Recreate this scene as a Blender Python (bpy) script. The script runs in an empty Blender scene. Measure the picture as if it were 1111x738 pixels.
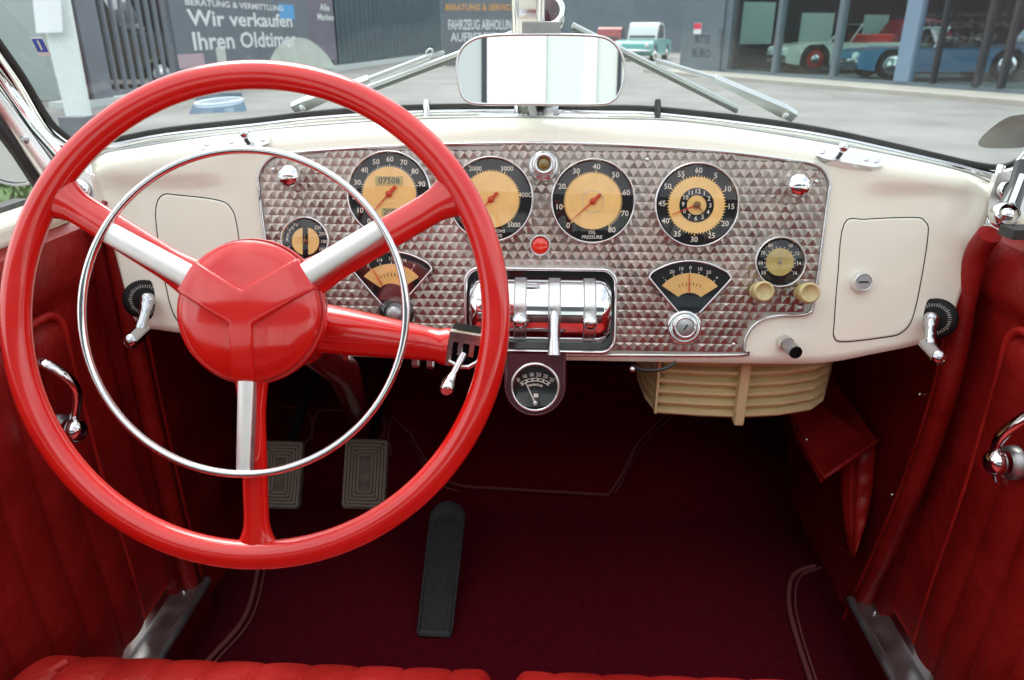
import bpy, math, random
from mathutils import Vector as V, Matrix
from math import sin, cos, tan, pi, radians, sqrt, atan2
random.seed(7)
SC = bpy.context.scene
COL = SC.collection
# ------------------------------------------------------------------ camera
PITCH = radians(22.7); YAW = radians(2.41); FPX = 800.0
CAM = V((0.023, 0.0, 1.30))
def _rz(v): return Matrix.Rotation(YAW, 3, 'Z') @ V(v)
CF = _rz((0, cos(PITCH), -sin(PITCH))); CR = _rz((1, 0, 0)); CU = _rz((0, sin(PITCH), cos(PITCH)))
def ray(px, py): return CF + CR*((px-555.5)/FPX) + CU*((369-py)/FPX)
def P(px, py, d): return CAM + ray(px, py)*d
def on(px, py, p0, n):
    r = ray(px, py); return CAM + r*((V(p0)-CAM).dot(V(n))/r.dot(V(n)))
def onX(px, py, x): return on(px, py, (x, 0, 0), (1, 0, 0))
def onY(px, py, y): return on(px, py, (0, y, 0), (0, 1, 0))
def onZ(px, py, z): return on(px, py, (0, 0, z), (0, 0, 1))
cam = bpy.data.cameras.new('camera'); co = bpy.data.objects.new('camera', cam); COL.objects.link(co)
M = Matrix((CR, CU, -CF)).transposed().to_4x4(); M.translation = CAM; co.matrix_world = M
cam.sensor_width = 36; cam.lens = 36*FPX/1111; cam.clip_start = 0.02; cam.clip_end = 1000
cam.dof.use_dof = True; cam.dof.focus_distance = 0.90; cam.dof.aperture_fstop = 9
SC.camera = co
# ------------------------------------------------------------------ materials
MATS = {}
def mat(name, col, rough=.5, metal=0., var=0., vscale=30., bump=0., bscale=200., coat=0., spec=.5, sheen=0., aniso=0., rvar=0., bdist=.001, detail=4):
    m = bpy.data.materials.new(name); m.use_nodes = True; nt = m.node_tree; N = nt.nodes; L = nt.links
    b = N['Principled BSDF']
    b.inputs['Base Color'].default_value = (*col, 1); b.inputs['Roughness'].default_value = rough
    b.inputs['Metallic'].default_value = metal; b.inputs['Specular IOR Level'].default_value = spec
    b.inputs['Coat Weight'].default_value = coat; b.inputs['Coat Roughness'].default_value = .04
    if sheen: b.inputs['Sheen Weight'].default_value = sheen; b.inputs['Sheen Roughness'].default_value = .4
    tc = N.new('ShaderNodeTexCoord')
    if var or rvar:
        n = N.new('ShaderNodeTexNoise'); n.inputs['Scale'].default_value = vscale; n.inputs['Detail'].default_value = detail
        L.new(tc.outputs['Object'], n.inputs['Vector'])
        if var:
            mx = N.new('ShaderNodeMix'); mx.data_type = 'RGBA'; mx.blend_type = 'MIX'
            mr = N.new('ShaderNodeMapRange'); mr.inputs[1].default_value = .3; mr.inputs[2].default_value = .7
            L.new(n.outputs['Fac'], mr.inputs[0]); L.new(mr.outputs[0], mx.inputs[0])
            mx.inputs[6].default_value = (*[c*(1-var) for c in col], 1); mx.inputs[7].default_value = (*[min(1, c*(1+var)) for c in col], 1)
            L.new(mx.outputs[2], b.inputs['Base Color'])
        if rvar:
            mr2 = N.new('ShaderNodeMapRange'); mr2.inputs[1].default_value = .3; mr2.inputs[2].default_value = .7
            mr2.inputs[3].default_value = max(0, rough-rvar); mr2.inputs[4].default_value = rough+rvar
            L.new(n.outputs['Fac'], mr2.inputs[0]); L.new(mr2.outputs[0], b.inputs['Roughness'])
    if bump:
        n2 = N.new('ShaderNodeTexNoise'); n2.inputs['Scale'].default_value = bscale; n2.inputs['Detail'].default_value = 3
        L.new(tc.outputs['Object'], n2.inputs['Vector'])
        bp = N.new('ShaderNodeBump'); bp.inputs['Strength'].default_value = bump; bp.inputs['Distance'].default_value = bdist
        L.new(n2.outputs['Fac'], bp.inputs['Height']); L.new(bp.outputs[0], b.inputs['Normal'])
    MATS[name] = m; return m
def leather(name, col):
    m = mat(name, col, .40, var=.25, vscale=11, rvar=.1, spec=.32)
    nt = m.node_tree; N = nt.nodes; L = nt.links; b = N['Principled BSDF']
    tc = N.new('ShaderNodeTexCoord'); v = N.new('ShaderNodeTexVoronoi'); v.inputs['Scale'].default_value = 420
    L.new(tc.outputs['Object'], v.inputs['Vector'])
    n = N.new('ShaderNodeTexNoise'); n.inputs['Scale'].default_value = 35; L.new(tc.outputs['Object'], n.inputs['Vector'])
    b1 = N.new('ShaderNodeBump'); b1.inputs['Strength'].default_value = .35; b1.inputs['Distance'].default_value = .0006
    b2 = N.new('ShaderNodeBump'); b2.inputs['Strength'].default_value = .5; b2.inputs['Distance'].default_value = .006
    L.new(v.outputs['Distance'], b1.inputs['Height']); L.new(n.outputs['Fac'], b2.inputs['Height'])
    L.new(b1.outputs[0], b2.inputs['Normal']); L.new(b2.outputs[0], b.inputs['Normal']); return m
def glass(name, tint=(1, 1, 1), refl=1.0, haze=0.0, minr=0.0):
    m = bpy.data.materials.new(name); m.use_nodes = True; nt = m.node_tree; N = nt.nodes; L = nt.links
    N.remove(N['Principled BSDF']); out = N['Material Output']
    t = N.new('ShaderNodeBsdfTransparent'); t.inputs[0].default_value = (*tint, 1)
    g = N.new('ShaderNodeBsdfGlossy'); g.inputs['Roughness'].default_value = .01
    lw = N.new('ShaderNodeLayerWeight'); pw = N.new('ShaderNodeMath'); pw.operation = 'POWER'; pw.inputs[1].default_value = 5; L.new(lw.outputs['Facing'], pw.inputs[0]); fr_n = N.new('ShaderNodeMath'); fr_n.operation = 'MULTIPLY_ADD'; fr_n.inputs[1].default_value = .955; fr_n.inputs[2].default_value = .045; L.new(pw.outputs[0], fr_n.inputs[0])
    ma = N.new('ShaderNodeMath'); ma.operation = 'MULTIPLY_ADD'; ma.inputs[1].default_value = refl; ma.inputs[2].default_value = minr; ma.use_clamp = True
    L.new(fr_n.outputs[0], ma.inputs[0])
    mx = N.new('ShaderNodeMixShader'); L.new(ma.outputs[0], mx.inputs[0]); L.new(t.outputs[0], mx.inputs[1]); L.new(g.outputs[0], mx.inputs[2])
    last = mx
    if haze:  # whitish haze painted into the pane as a noisy diffuse layer
        d = N.new('ShaderNodeBsdfDiffuse'); d.inputs[0].default_value = (.75, .8, .8, 1)
        n = N.new('ShaderNodeTexNoise'); n.inputs['Scale'].default_value = 6; n.inputs['Detail'].default_value = 6
        tc = N.new('ShaderNodeTexCoord'); L.new(tc.outputs['Object'], n.inputs['Vector'])
        mm = N.new('ShaderNodeMath'); mm.operation = 'MULTIPLY'; mm.inputs[1].default_value = haze*2; L.new(n.outputs['Fac'], mm.inputs[0])
        m2 = N.new('ShaderNodeMixShader'); L.new(mm.outputs[0], m2.inputs[0]); L.new(mx.outputs[0], m2.inputs[1]); L.new(d.outputs[0], m2.inputs[2]); last = m2
    L.new(last.outputs[0], out.inputs[0]); MATS[name] = m; return m
mat('cream', (.90, .875, .74), .28, coat=.5, var=.03, vscale=4, rvar=.05)
mat('red_enamel', (.66, .012, .008), .17, coat=.65, spec=.5, var=.07, vscale=18, rvar=.09, bump=.04, bscale=90)
mat('maroon_enamel', (.07, .006, .016), .2, coat=1.)
mat('dark_red_enamel', (.10, .006, .008), .3, coat=.5)
mat('chrome', (.80, .81, .82), .06, 1., rvar=.03, vscale=40)
mat('dark_chrome', (.52, .52, .54), .09, 1., rvar=.03, vscale=40)
mat('satin_chrome', (.72, .72, .72), .26, 1., rvar=.08, vscale=60)
mat('brushed_white_metal', (.90, .88, .85), .42, 1., rvar=.06, vscale=80)
mat('dull_metal', (.42, .43, .43), .38, .9, var=.2, vscale=30, rvar=.1)
mat('engine_turned', (.47, .415, .375), .35, 1., var=.16, vscale=22, rvar=.07)
leather('leather', (.25, .008, .007)); leather('leather_bright', (.37, .014, .011)); leather('leather_dark', (.17, .005, .006)); leather('leather_shaded', (.035, .004, .006)); mat('reflection_dark', (.018, .012, .014), .8, spec=.15)
mat('carpet', (.165, .004, .016), .95, var=.18, vscale=60, bump=1., bscale=700, bdist=.004, spec=.03, sheen=.02, detail=8)
mat('carpet_edge', (.22, .055, .06), .8, bump=.4, bscale=500)
mat('rubber', (.026, .027, .027), .55, var=.3, vscale=40, bump=.2, bscale=300)
mat('pedal_rubber', (.125, .115, .09), .7, var=.35, vscale=50, bump=.3, bscale=300)
mat('dull_rubber', (.22, .20, .16), .65)
mat('black_gloss', (.012, .012, .013), .12, coat=.5)
mat('black_dial', (.010, .0095, .010), .5, var=.2, spec=.15)
mat('black_matte', (.006, .006, .006), .8, spec=.1)
mat('orange_dial', (.93, .60, .20), .5, var=.06, vscale=60)
mat('radio_face', (.50, .40, .12), .5, var=.12, vscale=60)
mat('dial_white', (.80, .76, .66), .5)
mat('dial_grey', (.32, .30, .27), .5)
mat('needle_red', (.62, .05, .01), .4)
mat('needle_brown', (.20, .10, .03), .4)
mat('ivory_knob', (.56, .46, .21), .35, coat=.4, var=.15, vscale=80)
mat('amber_lens', (.20, .13, .02), .15, coat=1.)
mat('red_lens', (.85, .03, .012), .12, coat=1.)
mat('beige_paint', (.70, .60, .32), .42, var=.08, vscale=12, coat=.15)
mat('wiper_metal', (.62, .65, .65), .38, .8, rvar=.03, vscale=60)
mat('wiper_rubber', (.10, .105, .10), .6)
glass('gauge_glass', refl=1.1, minr=.01); glass('windscreen_glass', (.90, .965, .965), refl=.6, haze=.05)
glass('shop_glass', (.74, .86, .83), refl=.5, minr=.01); glass('shop_glass_bright', (.62, .74, .78), refl=1.1, minr=.03)
glass('car_glass', (.35, .42, .42), refl=1.3, minr=.05)
mat('mirror', (.93, .95, .94), .0, 1.)
mat('asphalt', (.25, .245, .235), .9, var=.22, vscale=.7, bump=.3, bscale=60, bdist=.01, detail=8)
mat('pavement', (.46, .43, .38), .85, var=.1, vscale=2, detail=8)
mat('facade', (.135, .185, .215), .5, var=.06, vscale=1)
mat('facade_blue', (.21, .31, .42), .4, var=.05)
mat('facade_dark', (.03, .035, .04), .5)
mat('banner_grey', (.145, .175, .205), .6, var=.1, vscale=1.5)
mat('banner_mauve', (.17, .16, .21), .6, var=.1, vscale=1.5)
mat('container', (.05, .10, .125), .6, var=.15, vscale=1.5)
mat('print_white', (.80, .83, .84), .6); mat('print_orange', (.78, .38, .10), .6); mat('print_pale', (.60, .66, .58), .6, var=.1, vscale=1.2)
mat('print_blue', (.10, .38, .72), .6); mat('print_pink', (.55, .40, .45), .6); mat('print_red', (.75, .06, .12), .6); mat('print_dark', (.03, .04, .05), .6)
mat('sticker_blue', (.05, .12, .55), .4); mat('sticker_grey', (.27, .285, .27), .6, var=.2)
mat('grey_paint', (.17, .19, .22), .5, var=.1, vscale=2); mat('oxide_red', (.10, .03, .035), .6, var=.2, vscale=4)
mat('pale_panel', (.62, .68, .66), .5, var=.05)
mat('white_wall', (.86, .86, .85), .7, var=.03, vscale=1); mat('pale_green', (.60, .70, .66), .5, var=.05, vscale=1)
mat('leaf', (.055, .10, .025), .6, var=.5, vscale=3); mat('bark', (.10, .07, .045), .9, var=.3)
mat('grass', (.07, .14, .025), .8, var=.4, vscale=6)
mat('tyre', (.015, .015, .015), .8)
for n, c in (('car_white', (.86, .90, .80)), ('car_blue', (.05, .22, .40)), ('car_navy', (.02, .045, .12)), ('car_turquoise', (.10, .46, .42)), ('car_red', (.30, .012, .02)), ('car_mauve', (.17, .20, .32)), ('car_black', (.015, .018, .02)), ('car_roof_white', (.70, .74, .74)), ('car_yellow', (.50, .30, .03))):
    mat(n, c, .25, coat=.8)
mat('car_red_trim', (.50, .02, .02), .5)
# ------------------------------------------------------------------ mesh building
WLOC = {}
class MB:
    def __init__(s): s.v = []; s.f = []; s.m = []; s.sm = []; s.mats = []
    def mi(s, m):
        if m not in s.mats: s.mats.append(m)
        return s.mats.index(m)
    def add(s, vs, fs, m, smooth=True):
        o = len(s.v); k = s.mi(m); s.v += [V(q) for q in vs]
        for f in fs: s.f.append([o+i for i in f]); s.m.append(k); s.sm.append(smooth)
    def grid(s, rows, m, smooth=True, closed_u=False, closed_v=False):
        nr = len(rows); nc = len(rows[0]); vs = [q for r in rows for q in r]; fs = []
        for i in range(nr if closed_v else nr-1):
            for j in range(nc if closed_u else nc-1):
                a = i*nc+j; b = i*nc+(j+1) % nc; c = ((i+1) % nr)*nc+(j+1) % nc; d = ((i+1) % nr)*nc+j
                fs.append((a, b, c, d))
        s.add(vs, fs, m, smooth)
    def tube(s, pts, r, m, seg=12, closed=False, caps=True, flat=1.0, up=None):
        pts = [V(p) for p in pts]; n = len(pts); rows = []; prev = None
        rr = r if isinstance(r, (list, tuple)) else [r]*n
        for i, p in enumerate(pts):
            a = pts[(i-1) % n] if (closed or i > 0) else p; b = pts[(i+1) % n] if (closed or i < n-1) else p
            t = (b-a).normalized()
            if up is not None: u = V(up)
            elif prev is None: u = V((0, 0, 1)) if abs(t.z) < .9 else V((1, 0, 0))
            else: u = prev
            u = (u-t*u.dot(t)).normalized(); w = t.cross(u); prev = u
            rows.append([p+(u*cos(2*pi*k/seg)*flat+w*sin(2*pi*k/seg))*rr[i] for k in range(seg)])
        s.grid(rows, m, True, True, closed)
        if caps and not closed:
            s.add(rows[0], [tuple(range(seg))[::-1]], m, False); s.add(rows[-1], [tuple(range(seg))], m, False)
    def lathe(s, fr, prof, m, seg=40, smooth=True, cap0=False, cap1=False):
        o, u, v, n = fr
        rows = [[o+(u*cos(2*pi*k/seg)+v*sin(2*pi*k/seg))*r+n*h for k in range(seg)] for r, h in prof]
        s.grid(rows, m, smooth, True)
        if cap0: s.add(rows[0], [tuple(range(seg))], m, False)
        if cap1: s.add(rows[-1], [tuple(range(seg))], m, False)
    def prism(s, pts2, fr, h0, h1, m, mside=None, smooth_side=False):
        o, u, v, n = fr; k = len(pts2)
        a = [o+u*x+v*y+n*h0 for x, y in pts2]; b = [o+u*x+v*y+n*h1 for x, y in pts2]
        s.add(b, [tuple(range(k))], m, False); s.add(a, [tuple(range(k))[::-1]], m, False)
        s.add(a+b, [(i, (i+1) % k, k+(i+1) % k, k+i) for i in range(k)], mside or m, smooth_side)
    def poly(s, pts, m): s.add(pts, [tuple(range(len(pts)))], m, False)
    def box(s, c, sz, m, fr=None):
        c = V(c); u, v, n = (V((1, 0, 0)), V((0, 1, 0)), V((0, 0, 1))) if fr is None else fr
        q = [c+u*(sz[0]/2*i)+v*(sz[1]/2*j)+n*(sz[2]/2*k) for k in (-1, 1) for j in (-1, 1) for i in (-1, 1)]
        s.add(q, [(0, 2, 3, 1), (4, 5, 7, 6), (0, 1, 5, 4), (2, 6, 7, 3), (0, 4, 6, 2), (1, 3, 7, 5)], m, False)
    def ball(s, c, r, m, fr=None, sq=1.0, seg=20, rings=12):
        u, v, n = fr or (V((1, 0, 0)), V((0, 1, 0)), V((0, 0, 1)))
        s.lathe((V(c), u, v, n), [(max(1e-5, r*sin(pi*i/rings)), r*sq*cos(pi*i/rings)) for i in range(rings+1)], m, seg)
    def text(s, t, fr, size, m, lift=.0004, rot=0., bold=.012, sx=1.0, align='CENTER'):
        o, u, v, n = fr
        cu = bpy.data.curves.new('t', 'FONT'); cu.body = t; cu.size = size; cu.align_x = align; cu.align_y = 'CENTER'; cu.offset = bold*size; cu.resolution_u = 2
        ob = bpy.data.objects.new('t', cu); COL.objects.link(ob)
        bpy.context.view_layer.update()
        me = ob.to_mesh(); c, q = cos(rot), sin(rot)
        vs = [o+u*(x.co.x*sx*c-x.co.y*q)+v*(x.co.x*sx*q+x.co.y*c)+n*lift for x in me.vertices]
        fs = [tuple(p.vertices) for p in me.polygons]; s.add(vs, fs, m, False)
        ob.to_mesh_clear(); bpy.data.objects.remove(ob); bpy.data.curves.remove(cu)
    def build(s, name, parent=None, label=None, bevel=0., bseg=2, loc=None):
        lo = V([min(q[i] for q in s.v) for i in range(3)]); hi = V([max(q[i] for q in s.v) for i in range(3)])
        c = V(loc) if loc is not None else (lo+hi)/2
        me = bpy.data.meshes.new(name); me.from_pydata([q-c for q in s.v], [], s.f)
        for q in s.mats: me.materials.append(MATS[q])
        me.polygons.foreach_set('material_index', s.m); me.polygons.foreach_set('use_smooth', s.sm); me.update()
        import bmesh
        bm = bmesh.new(); bm.from_mesh(me); bmesh.ops.recalc_face_normals(bm, faces=bm.faces); bm.to_mesh(me); bm.free()
        ob = bpy.data.objects.new(name, me); COL.objects.link(ob)
        if parent is not None: ob.parent = parent; ob.location = c-WLOC[parent.name]
        else: ob.location = c
        WLOC[ob.name] = c
        if label: ob['label'] = label
        if bevel:
            md = ob.modifiers.new('bevel', 'BEVEL'); md.width = bevel; md.segments = bseg; md.limit_method = 'ANGLE'; md.angle_limit = radians(40)
        return ob
def empty(name, loc, label, cat, group=None):
    o = bpy.data.objects.new(name, None); COL.objects.link(o); o.location = loc; o.empty_display_size = .2
    WLOC[o.name] = V(loc); return tag(o, label, cat, group)
def tag(o, label, cat, group=None):
    o['label'] = label; o['category'] = cat
    if group: o['group'] = group
    return o
def struct(o): o['kind'] = 'structure'; return o
def sm01(t): t = max(0., min(1., t)); return t*t*(3-2*t)
def interp(pl, x):
    if x <= pl[0][0]: return pl[0][1]
    for (a, b), (c, d) in zip(pl, pl[1:]):
        if x <= c: return b+(d-b)*(x-a)/(c-a)
    return pl[-1][1]
def spline(pts, n=8, closed=False):
    pts = [V(p) for p in pts]; k = len(pts); out = []
    for i in range(k if closed else k-1):
        g = (lambda j: pts[j % k]) if closed else (lambda j: pts[max(0, min(k-1, j))])
        p0, p1, p2, p3 = g(i-1), g(i), g(i+1), g(i+2)
        for t in range(n):
            t /= n; out.append(.5*((2*p1)+(p2-p0)*t+(2*p0-5*p1+4*p2-p3)*t*t+(3*p1-p0-3*p2+p3)*t**3))
    if not closed: out.append(pts[-1])
    return out
def spl2(pts, n=6, closed=False): return [(q.x, q.y) for q in spline([(a, b, 0) for a, b in pts], n, closed)]
def rrect(w, h, r, k=6):
    o = []
    for cx, cy, a in ((w/2-r, h/2-r, 0), (-w/2+r, h/2-r, 90), (-w/2+r, -h/2+r, 180), (w/2-r, -h/2+r, 270)):
        for i in range(k+1): t = radians(a+90*i/k); o.append((cx+r*cos(t), cy+r*sin(t)))
    return o
# ------------------------------------------------------------------ the car the camera sits in
car = empty('classic_car', (0, 0, 0), 'open classic convertible with red leather, cream dashboard and big red steering wheel', 'car')
TILT = radians(18)
DU, DV, DN = V((1, 0, 0)), V((0, sin(TILT), cos(TILT))), V((0, -cos(TILT), sin(TILT)))
DO = P(590, 270, .98)
def DP(px, py, off=0.): return on(px, py, DO+DN*off, DN)
def dfr(px, py, off=0.): return (DP(px, py, off), DU, DV, DN)
def dsc(px, py): return (DP(px, py)-CAM).dot(CF)/FPX      # metres per photo pixel on the dash
TOP = [(100, 178), (112, 167), (150, 160), (200, 152), (280, 142), (360, 135), (440, 130), (520, 128), (590, 128), (660, 129), (740, 132), (830, 144), (900, 156), (980, 171), (1050, 188), (1081, 203)]
def dash_off(px, py):
    e = abs(px-590); s = max(0, (e-300)/200); o = -.03*s*s
    tt = max(0, min(1.4, (interp(TOP, px)+16-py)/16)); o -= .03*tt*tt
    w = sm01((e-315)/70); yl = 207-(px-590)*.012 if px > 590 else 194
    o += .013*w*(1-sm01((py-(yl-10))/24)); return o
def DS(px, py, off=0.): return DP(px, py, dash_off(px, py)+off)
BOT = [(140, 330), (146, 346), (158, 355), (190, 360), (300, 378), (400, 387), (590, 390), (830, 394), (895, 393), (950, 383), (1000, 372), (1024, 356), (1034, 342)]
def resample(pl, n):
    L = [0]
    for a, b in zip(pl, pl[1:]): L.append(L[-1]+sqrt((a[0]-b[0])**2+(a[1]-b[1])**2))
    return [(interp(list(zip(L, [q[0] for q in pl])), L[-1]*i/(n-1)), interp(list(zip(L, [q[1] for q in pl])), L[-1]*i/(n-1))) for i in range(n)]
NC = 96
bt = resample(spl2(BOT, 5), NC); tp = resample(spl2(TOP, 5), NC)
mb = MB(); rows = []
def wsc_l(): pass
# windscreen panes: two flat panes meeting at a centre post
LEAN = V((0, -.72, 1)).normalized(); CB = V((0, 1.165, 1.18))
PN = {-1: (V((-.62, 1.045, 1.15))-CB).cross(LEAN).normalized(), 1: (V((.62, 1.045, 1.15))-CB).cross(LEAN).normalized()}
def WS(px, py, off=0.):
    sd = -1 if px < 588 else 1; n = PN[sd]
    if n.y > 0: n = -n
    return on(px, py, CB+n*off, n)
GL = [(-60, -40), (0, 46), (25, 82), (50, 124), (66, 142), (85, 152), (121, 151), (180, 140), (280, 129), (341, 122), (440, 115.5), (520, 114), (587, 114)]
GR = [(589, 114), (650, 115.5), (715, 117.5), (831, 131), (900, 142), (960, 155), (1020, 169), (1060, 178), (1085, 180), (1105, 173), (1125, 155), (1160, 95), (1200, 20)]
cow = resample([q for q in GL if q[1] > 100 and q[0] >= 85]+[q for q in GR if q[0] <= 1085], NC)
for t in range(27):
    k = t/26
    rows.append([DS(b[0]+(a[0]-b[0])*k, b[1]+(a[1]-b[1])*k) for a, b in zip(tp, bt)])
rows = [[p-DN*.03+DV*.003 for p in rows[0]], [p-DN*.004 for p in rows[0]]]+rows
lastrow = rows[-1]; cowr = [WS(x, y+15, .003) for x, y in cow]
for k in (.25, .5, .75, 1.): rows.append([a.lerp(b, k)+V((0, 0, .002*sin(pi*k))) for a, b in zip(lastrow, cowr)])
mb.grid(rows, 'cream')
o = mb.build('dashboard', car, 'cream painted metal dashboard'); md = o.modifiers.new('s', 'SOLIDIFY'); md.thickness = .0015; md.offset = 0
# crease mouldings along the cowl
mb = MB(); mb.tube([q+V((0, -.001, .0005)) for q in lastrow], .0016, 'dull_metal', 6)
mb.tube([a.lerp(b, .45)+V((0, 0, .0025)) for a, b in zip(lastrow, cowr)], .0012, 'dull_metal', 6)
mb.build('cowl_moulding', car)
# instrument plate with small pyramids
PL = [(282, 206), (282, 190), (290, 176), (305, 168.5), (350, 164), (440, 158.5), (520, 156.5), (590, 156), (660, 157.5), (740, 162), (800, 167), (850, 173.5), (880, 178), (893, 186), (899, 200), (897, 216), (889, 280), (881, 332), (877, 339), (868, 342), (845, 342.5), (828, 346), (815, 355), (808, 368), (806, 379), (800, 385), (650, 385), (500, 384), (385, 382), (374, 378), (371, 366), (364, 354), (353, 346), (338, 342), (312, 342), (303, 338), (299, 330), (290, 270)]
PLs = spl2(PL, 4, True)
O0 = DP(590, 270); S0 = dsc(590, 270)
def duv(px, py): q = DP(px, py)-O0; return (q.dot(DU), q.dot(DV))
pl2 = [duv(*q) for q in PLs]
def inside(x, y, pg):
    r = False; n = len(pg)
    for i in range(n):
        x0, y0 = pg[i]; x1, y1 = pg[i-1]
        if (y0 > y) != (y1 > y) and x < (x1-x0)*(y-y0)/(y1-y0)+x0: r = not r
    return r
mb = MB(); fr0 = (O0, DU, DV, DN); mb.prism(pl2, fr0, -.002, .002, 'engine_turned')
cw, ch, hh = 9.8*S0, 8.9*S0, .0024
us = [q[0] for q in pl2]; vs_ = [q[1] for q in pl2]; j = 0; y = min(vs_)+ch*.3
while y < max(vs_):
    x = min(us)-(cw/2 if j % 2 else 0)
    while x < max(us)+cw:
        if all(inside(x+a*cw*.30, y+b*ch*.30, pl2) for a, b in ((-1, -1), (1, -1), (1, 1), (-1, 1), (0, 0))):
            g = lambda a, b, h: O0+DU*(x+a*cw)+DV*(y+b*ch)+DN*(.0022+h)
            jx, jy = random.uniform(-.05, .05), random.uniform(-.05, .05)
            hv = hh*random.uniform(.85, 1.15)
            tl = random.uniform(-.12, .12)
            c = [g(-.5, -.5, 0), g(jx*.5, -.5, hv*.10), g(.5, -.5, 0), g(.5, .5, 0), g(-.5, .5, 0), g(jx+tl*.3, .24+jy, hv)]
            mb.add(c, [(0, 1, 5), (1, 2, 5), (2, 3, 5), (3, 4, 5), (4, 0, 5)], 'engine_turned', False)
        x += cw
    y += ch; j += 1
plate = mb.build('instrument_plate', car, 'engine turned metal instrument plate')
mb = MB(); mb.tube([O0+DU*a+DV*b+DN*.004 for a, b in pl2], .0020, 'satin_chrome', 8, True); mb.build('trim_bead', plate)
for sx, sy in ((296, 184), (702, 173), (886, 197), (796, 374), (868, 334)):
    mb = MB(); mb.ball(DP(sx, sy, .0035), .0028, 'satin_chrome', (DU, DV, DN), .5, 12, 8); mb.build('screw', plate)
# ---------------- gauges
def ringprof(r, w=.0031, h=.010): return [(r, -.002), (r, h*.6), (r-w*.35, h), (r-w*.8, h*.9), (r-w, h*.55), (r-w-.001, .0035)]
def needle(fr, ang, L, back, name='needle', m='needle_red', par=None, w=.0011, hub=.0042, off=.0062):
    o, u, v, n = fr; d = u*cos(ang)+v*sin(ang); s = v*cos(ang)-u*sin(ang); q = o+n*off; mb = MB()
    mb.prism([(-back, -w*2.0), (-back*.25, -w*2.0), (-back*.2, -w), (L, -w*.35), (L, w*.35), (-back*.2, w), (-back*.25, w*2.0), (-back, w*2.0)], (q, d, s, n), 0, .0008, m)
    mb.lathe((q, u, v, n), [(hub, -.001), (hub, .0012), (hub*.6, .0022), (1e-5, .0024)], m, 16); return mb.build(name, par)
def gaugeglass(fr, r, par, h=.0085):
    mb = MB(); mb.lathe(fr, [(1e-5, h+.0060), (r*.2, h+.0058), (r*.4, h+.0051), (r*.6, h+.0039), (r*.8, h+.0022), (r, h)], 'gauge_glass', 40); return mb.build('glass', par)
def gauge(name, px, py, rp, inner=.655, face='orange_dial', label=None, bez='chrome'):
    f = dfr(px, py, .0035); s = dsc(px, py); r = rp*s
    mb = MB(); mb.lathe(f, ringprof(r), bez, 56); g = mb.build(name, car, label)
    d = MB(); d.lathe(f, [(r-.003, .0028), (1e-5, .0028)], 'black_dial', 56, False)
    if inner: d.lathe((f[0]+f[3]*.0012, f[1], f[2], f[3]), [(r*inner, .0020), (r*inner, .0032), (1e-5, .0032)], face, 56, False)
    return f, s, r, g, d
def ticks(d, f, r0, r1, a0, a1, n, m, w=.0006, h=.0046, every=0, r2=None):
    o, u, v, nn = f
    for i in range(n+1):
        a = radians(a0+(a1-a0)*i/n); rr = r2 if (every and i % every == 0 and r2) else r1
        e = u*cos(a)+v*sin(a); t = v*cos(a)-u*sin(a); q = o+nn*h
        d.poly([q+e*r0-t*w, q+e*rr-t*w, q+e*rr+t*w, q+e*r0+t*w], m)
def nums(d, f, lst, a0, a1, rad, size, m='dial_white', turn=False, h=.0036):
    o, u, v, n = f
    for i, t in enumerate(lst):
        if t == '': continue
        a = radians(a0+(a1-a0)*i/max(1, len(lst)-1)); d.text(t, (o+u*cos(a)*rad+v*sin(a)*rad, u, v, n), size, m, h, (a-pi/2) if turn else 0)
# speedometer
f, s, r, g, d = gauge('speedometer', 423, 211, 46, .63, label='round speedometer with amber centre and odometer')
nums(d, f, ['0', '10', '20', '30', '40', '50', '60', '70', '80', '90', '100', '110'], 233, -31, r*.80, .0098)
ticks(d, f, r*.62, r*.665, 233, -55, 60, 'dial_white', .0004, .0047, 5, r*.70)
for yy, t, z in ((r*.30, '07508', .0115), (-r*.42, '200', .0105)):
    q = (f[0]+f[2]*yy, f[1], f[2], f[3]); d.prism(rrect(len(t)*z*.64, z*1.05, .001, 2), (q[0], f[1], f[2], f[3]), .0045, .0049, 'dial_grey' if 0 else 'radio_face'); d.text(t, q, z, 'print_dark', .0051)
d.build('dial', g); needle(f, radians(228), r*.62, r*.24, par=g); gaugeglass(f, r-.004, g)
# tachometer
f, s, r, g, d = gauge('tachometer', 533, 217, 46, .655, label='round rev counter with amber centre behind the wheel rim')
nums(d, f, ['0', '1000', '2000', '3000', '4000', '5000'], 228, -47, r*.80, .0085)
ticks(d, f, r*.65, r*.69, 228, -47, 50, 'orange_dial', .0006, .0043, 10, r*.72)
d.text('REVOLUTIONS', (f[0]-f[2]*r*.73, f[1], f[2], f[3]), .0058, 'dial_white', .0036); d.text('PER MINUTE', (f[0]-f[2]*r*.84, f[1], f[2], f[3]), .0055, 'dial_white', .0036)
d.build('dial', g); needle(f, radians(226), r*.6, r*.22, par=g); gaugeglass(f, r-.004, g)
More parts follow.
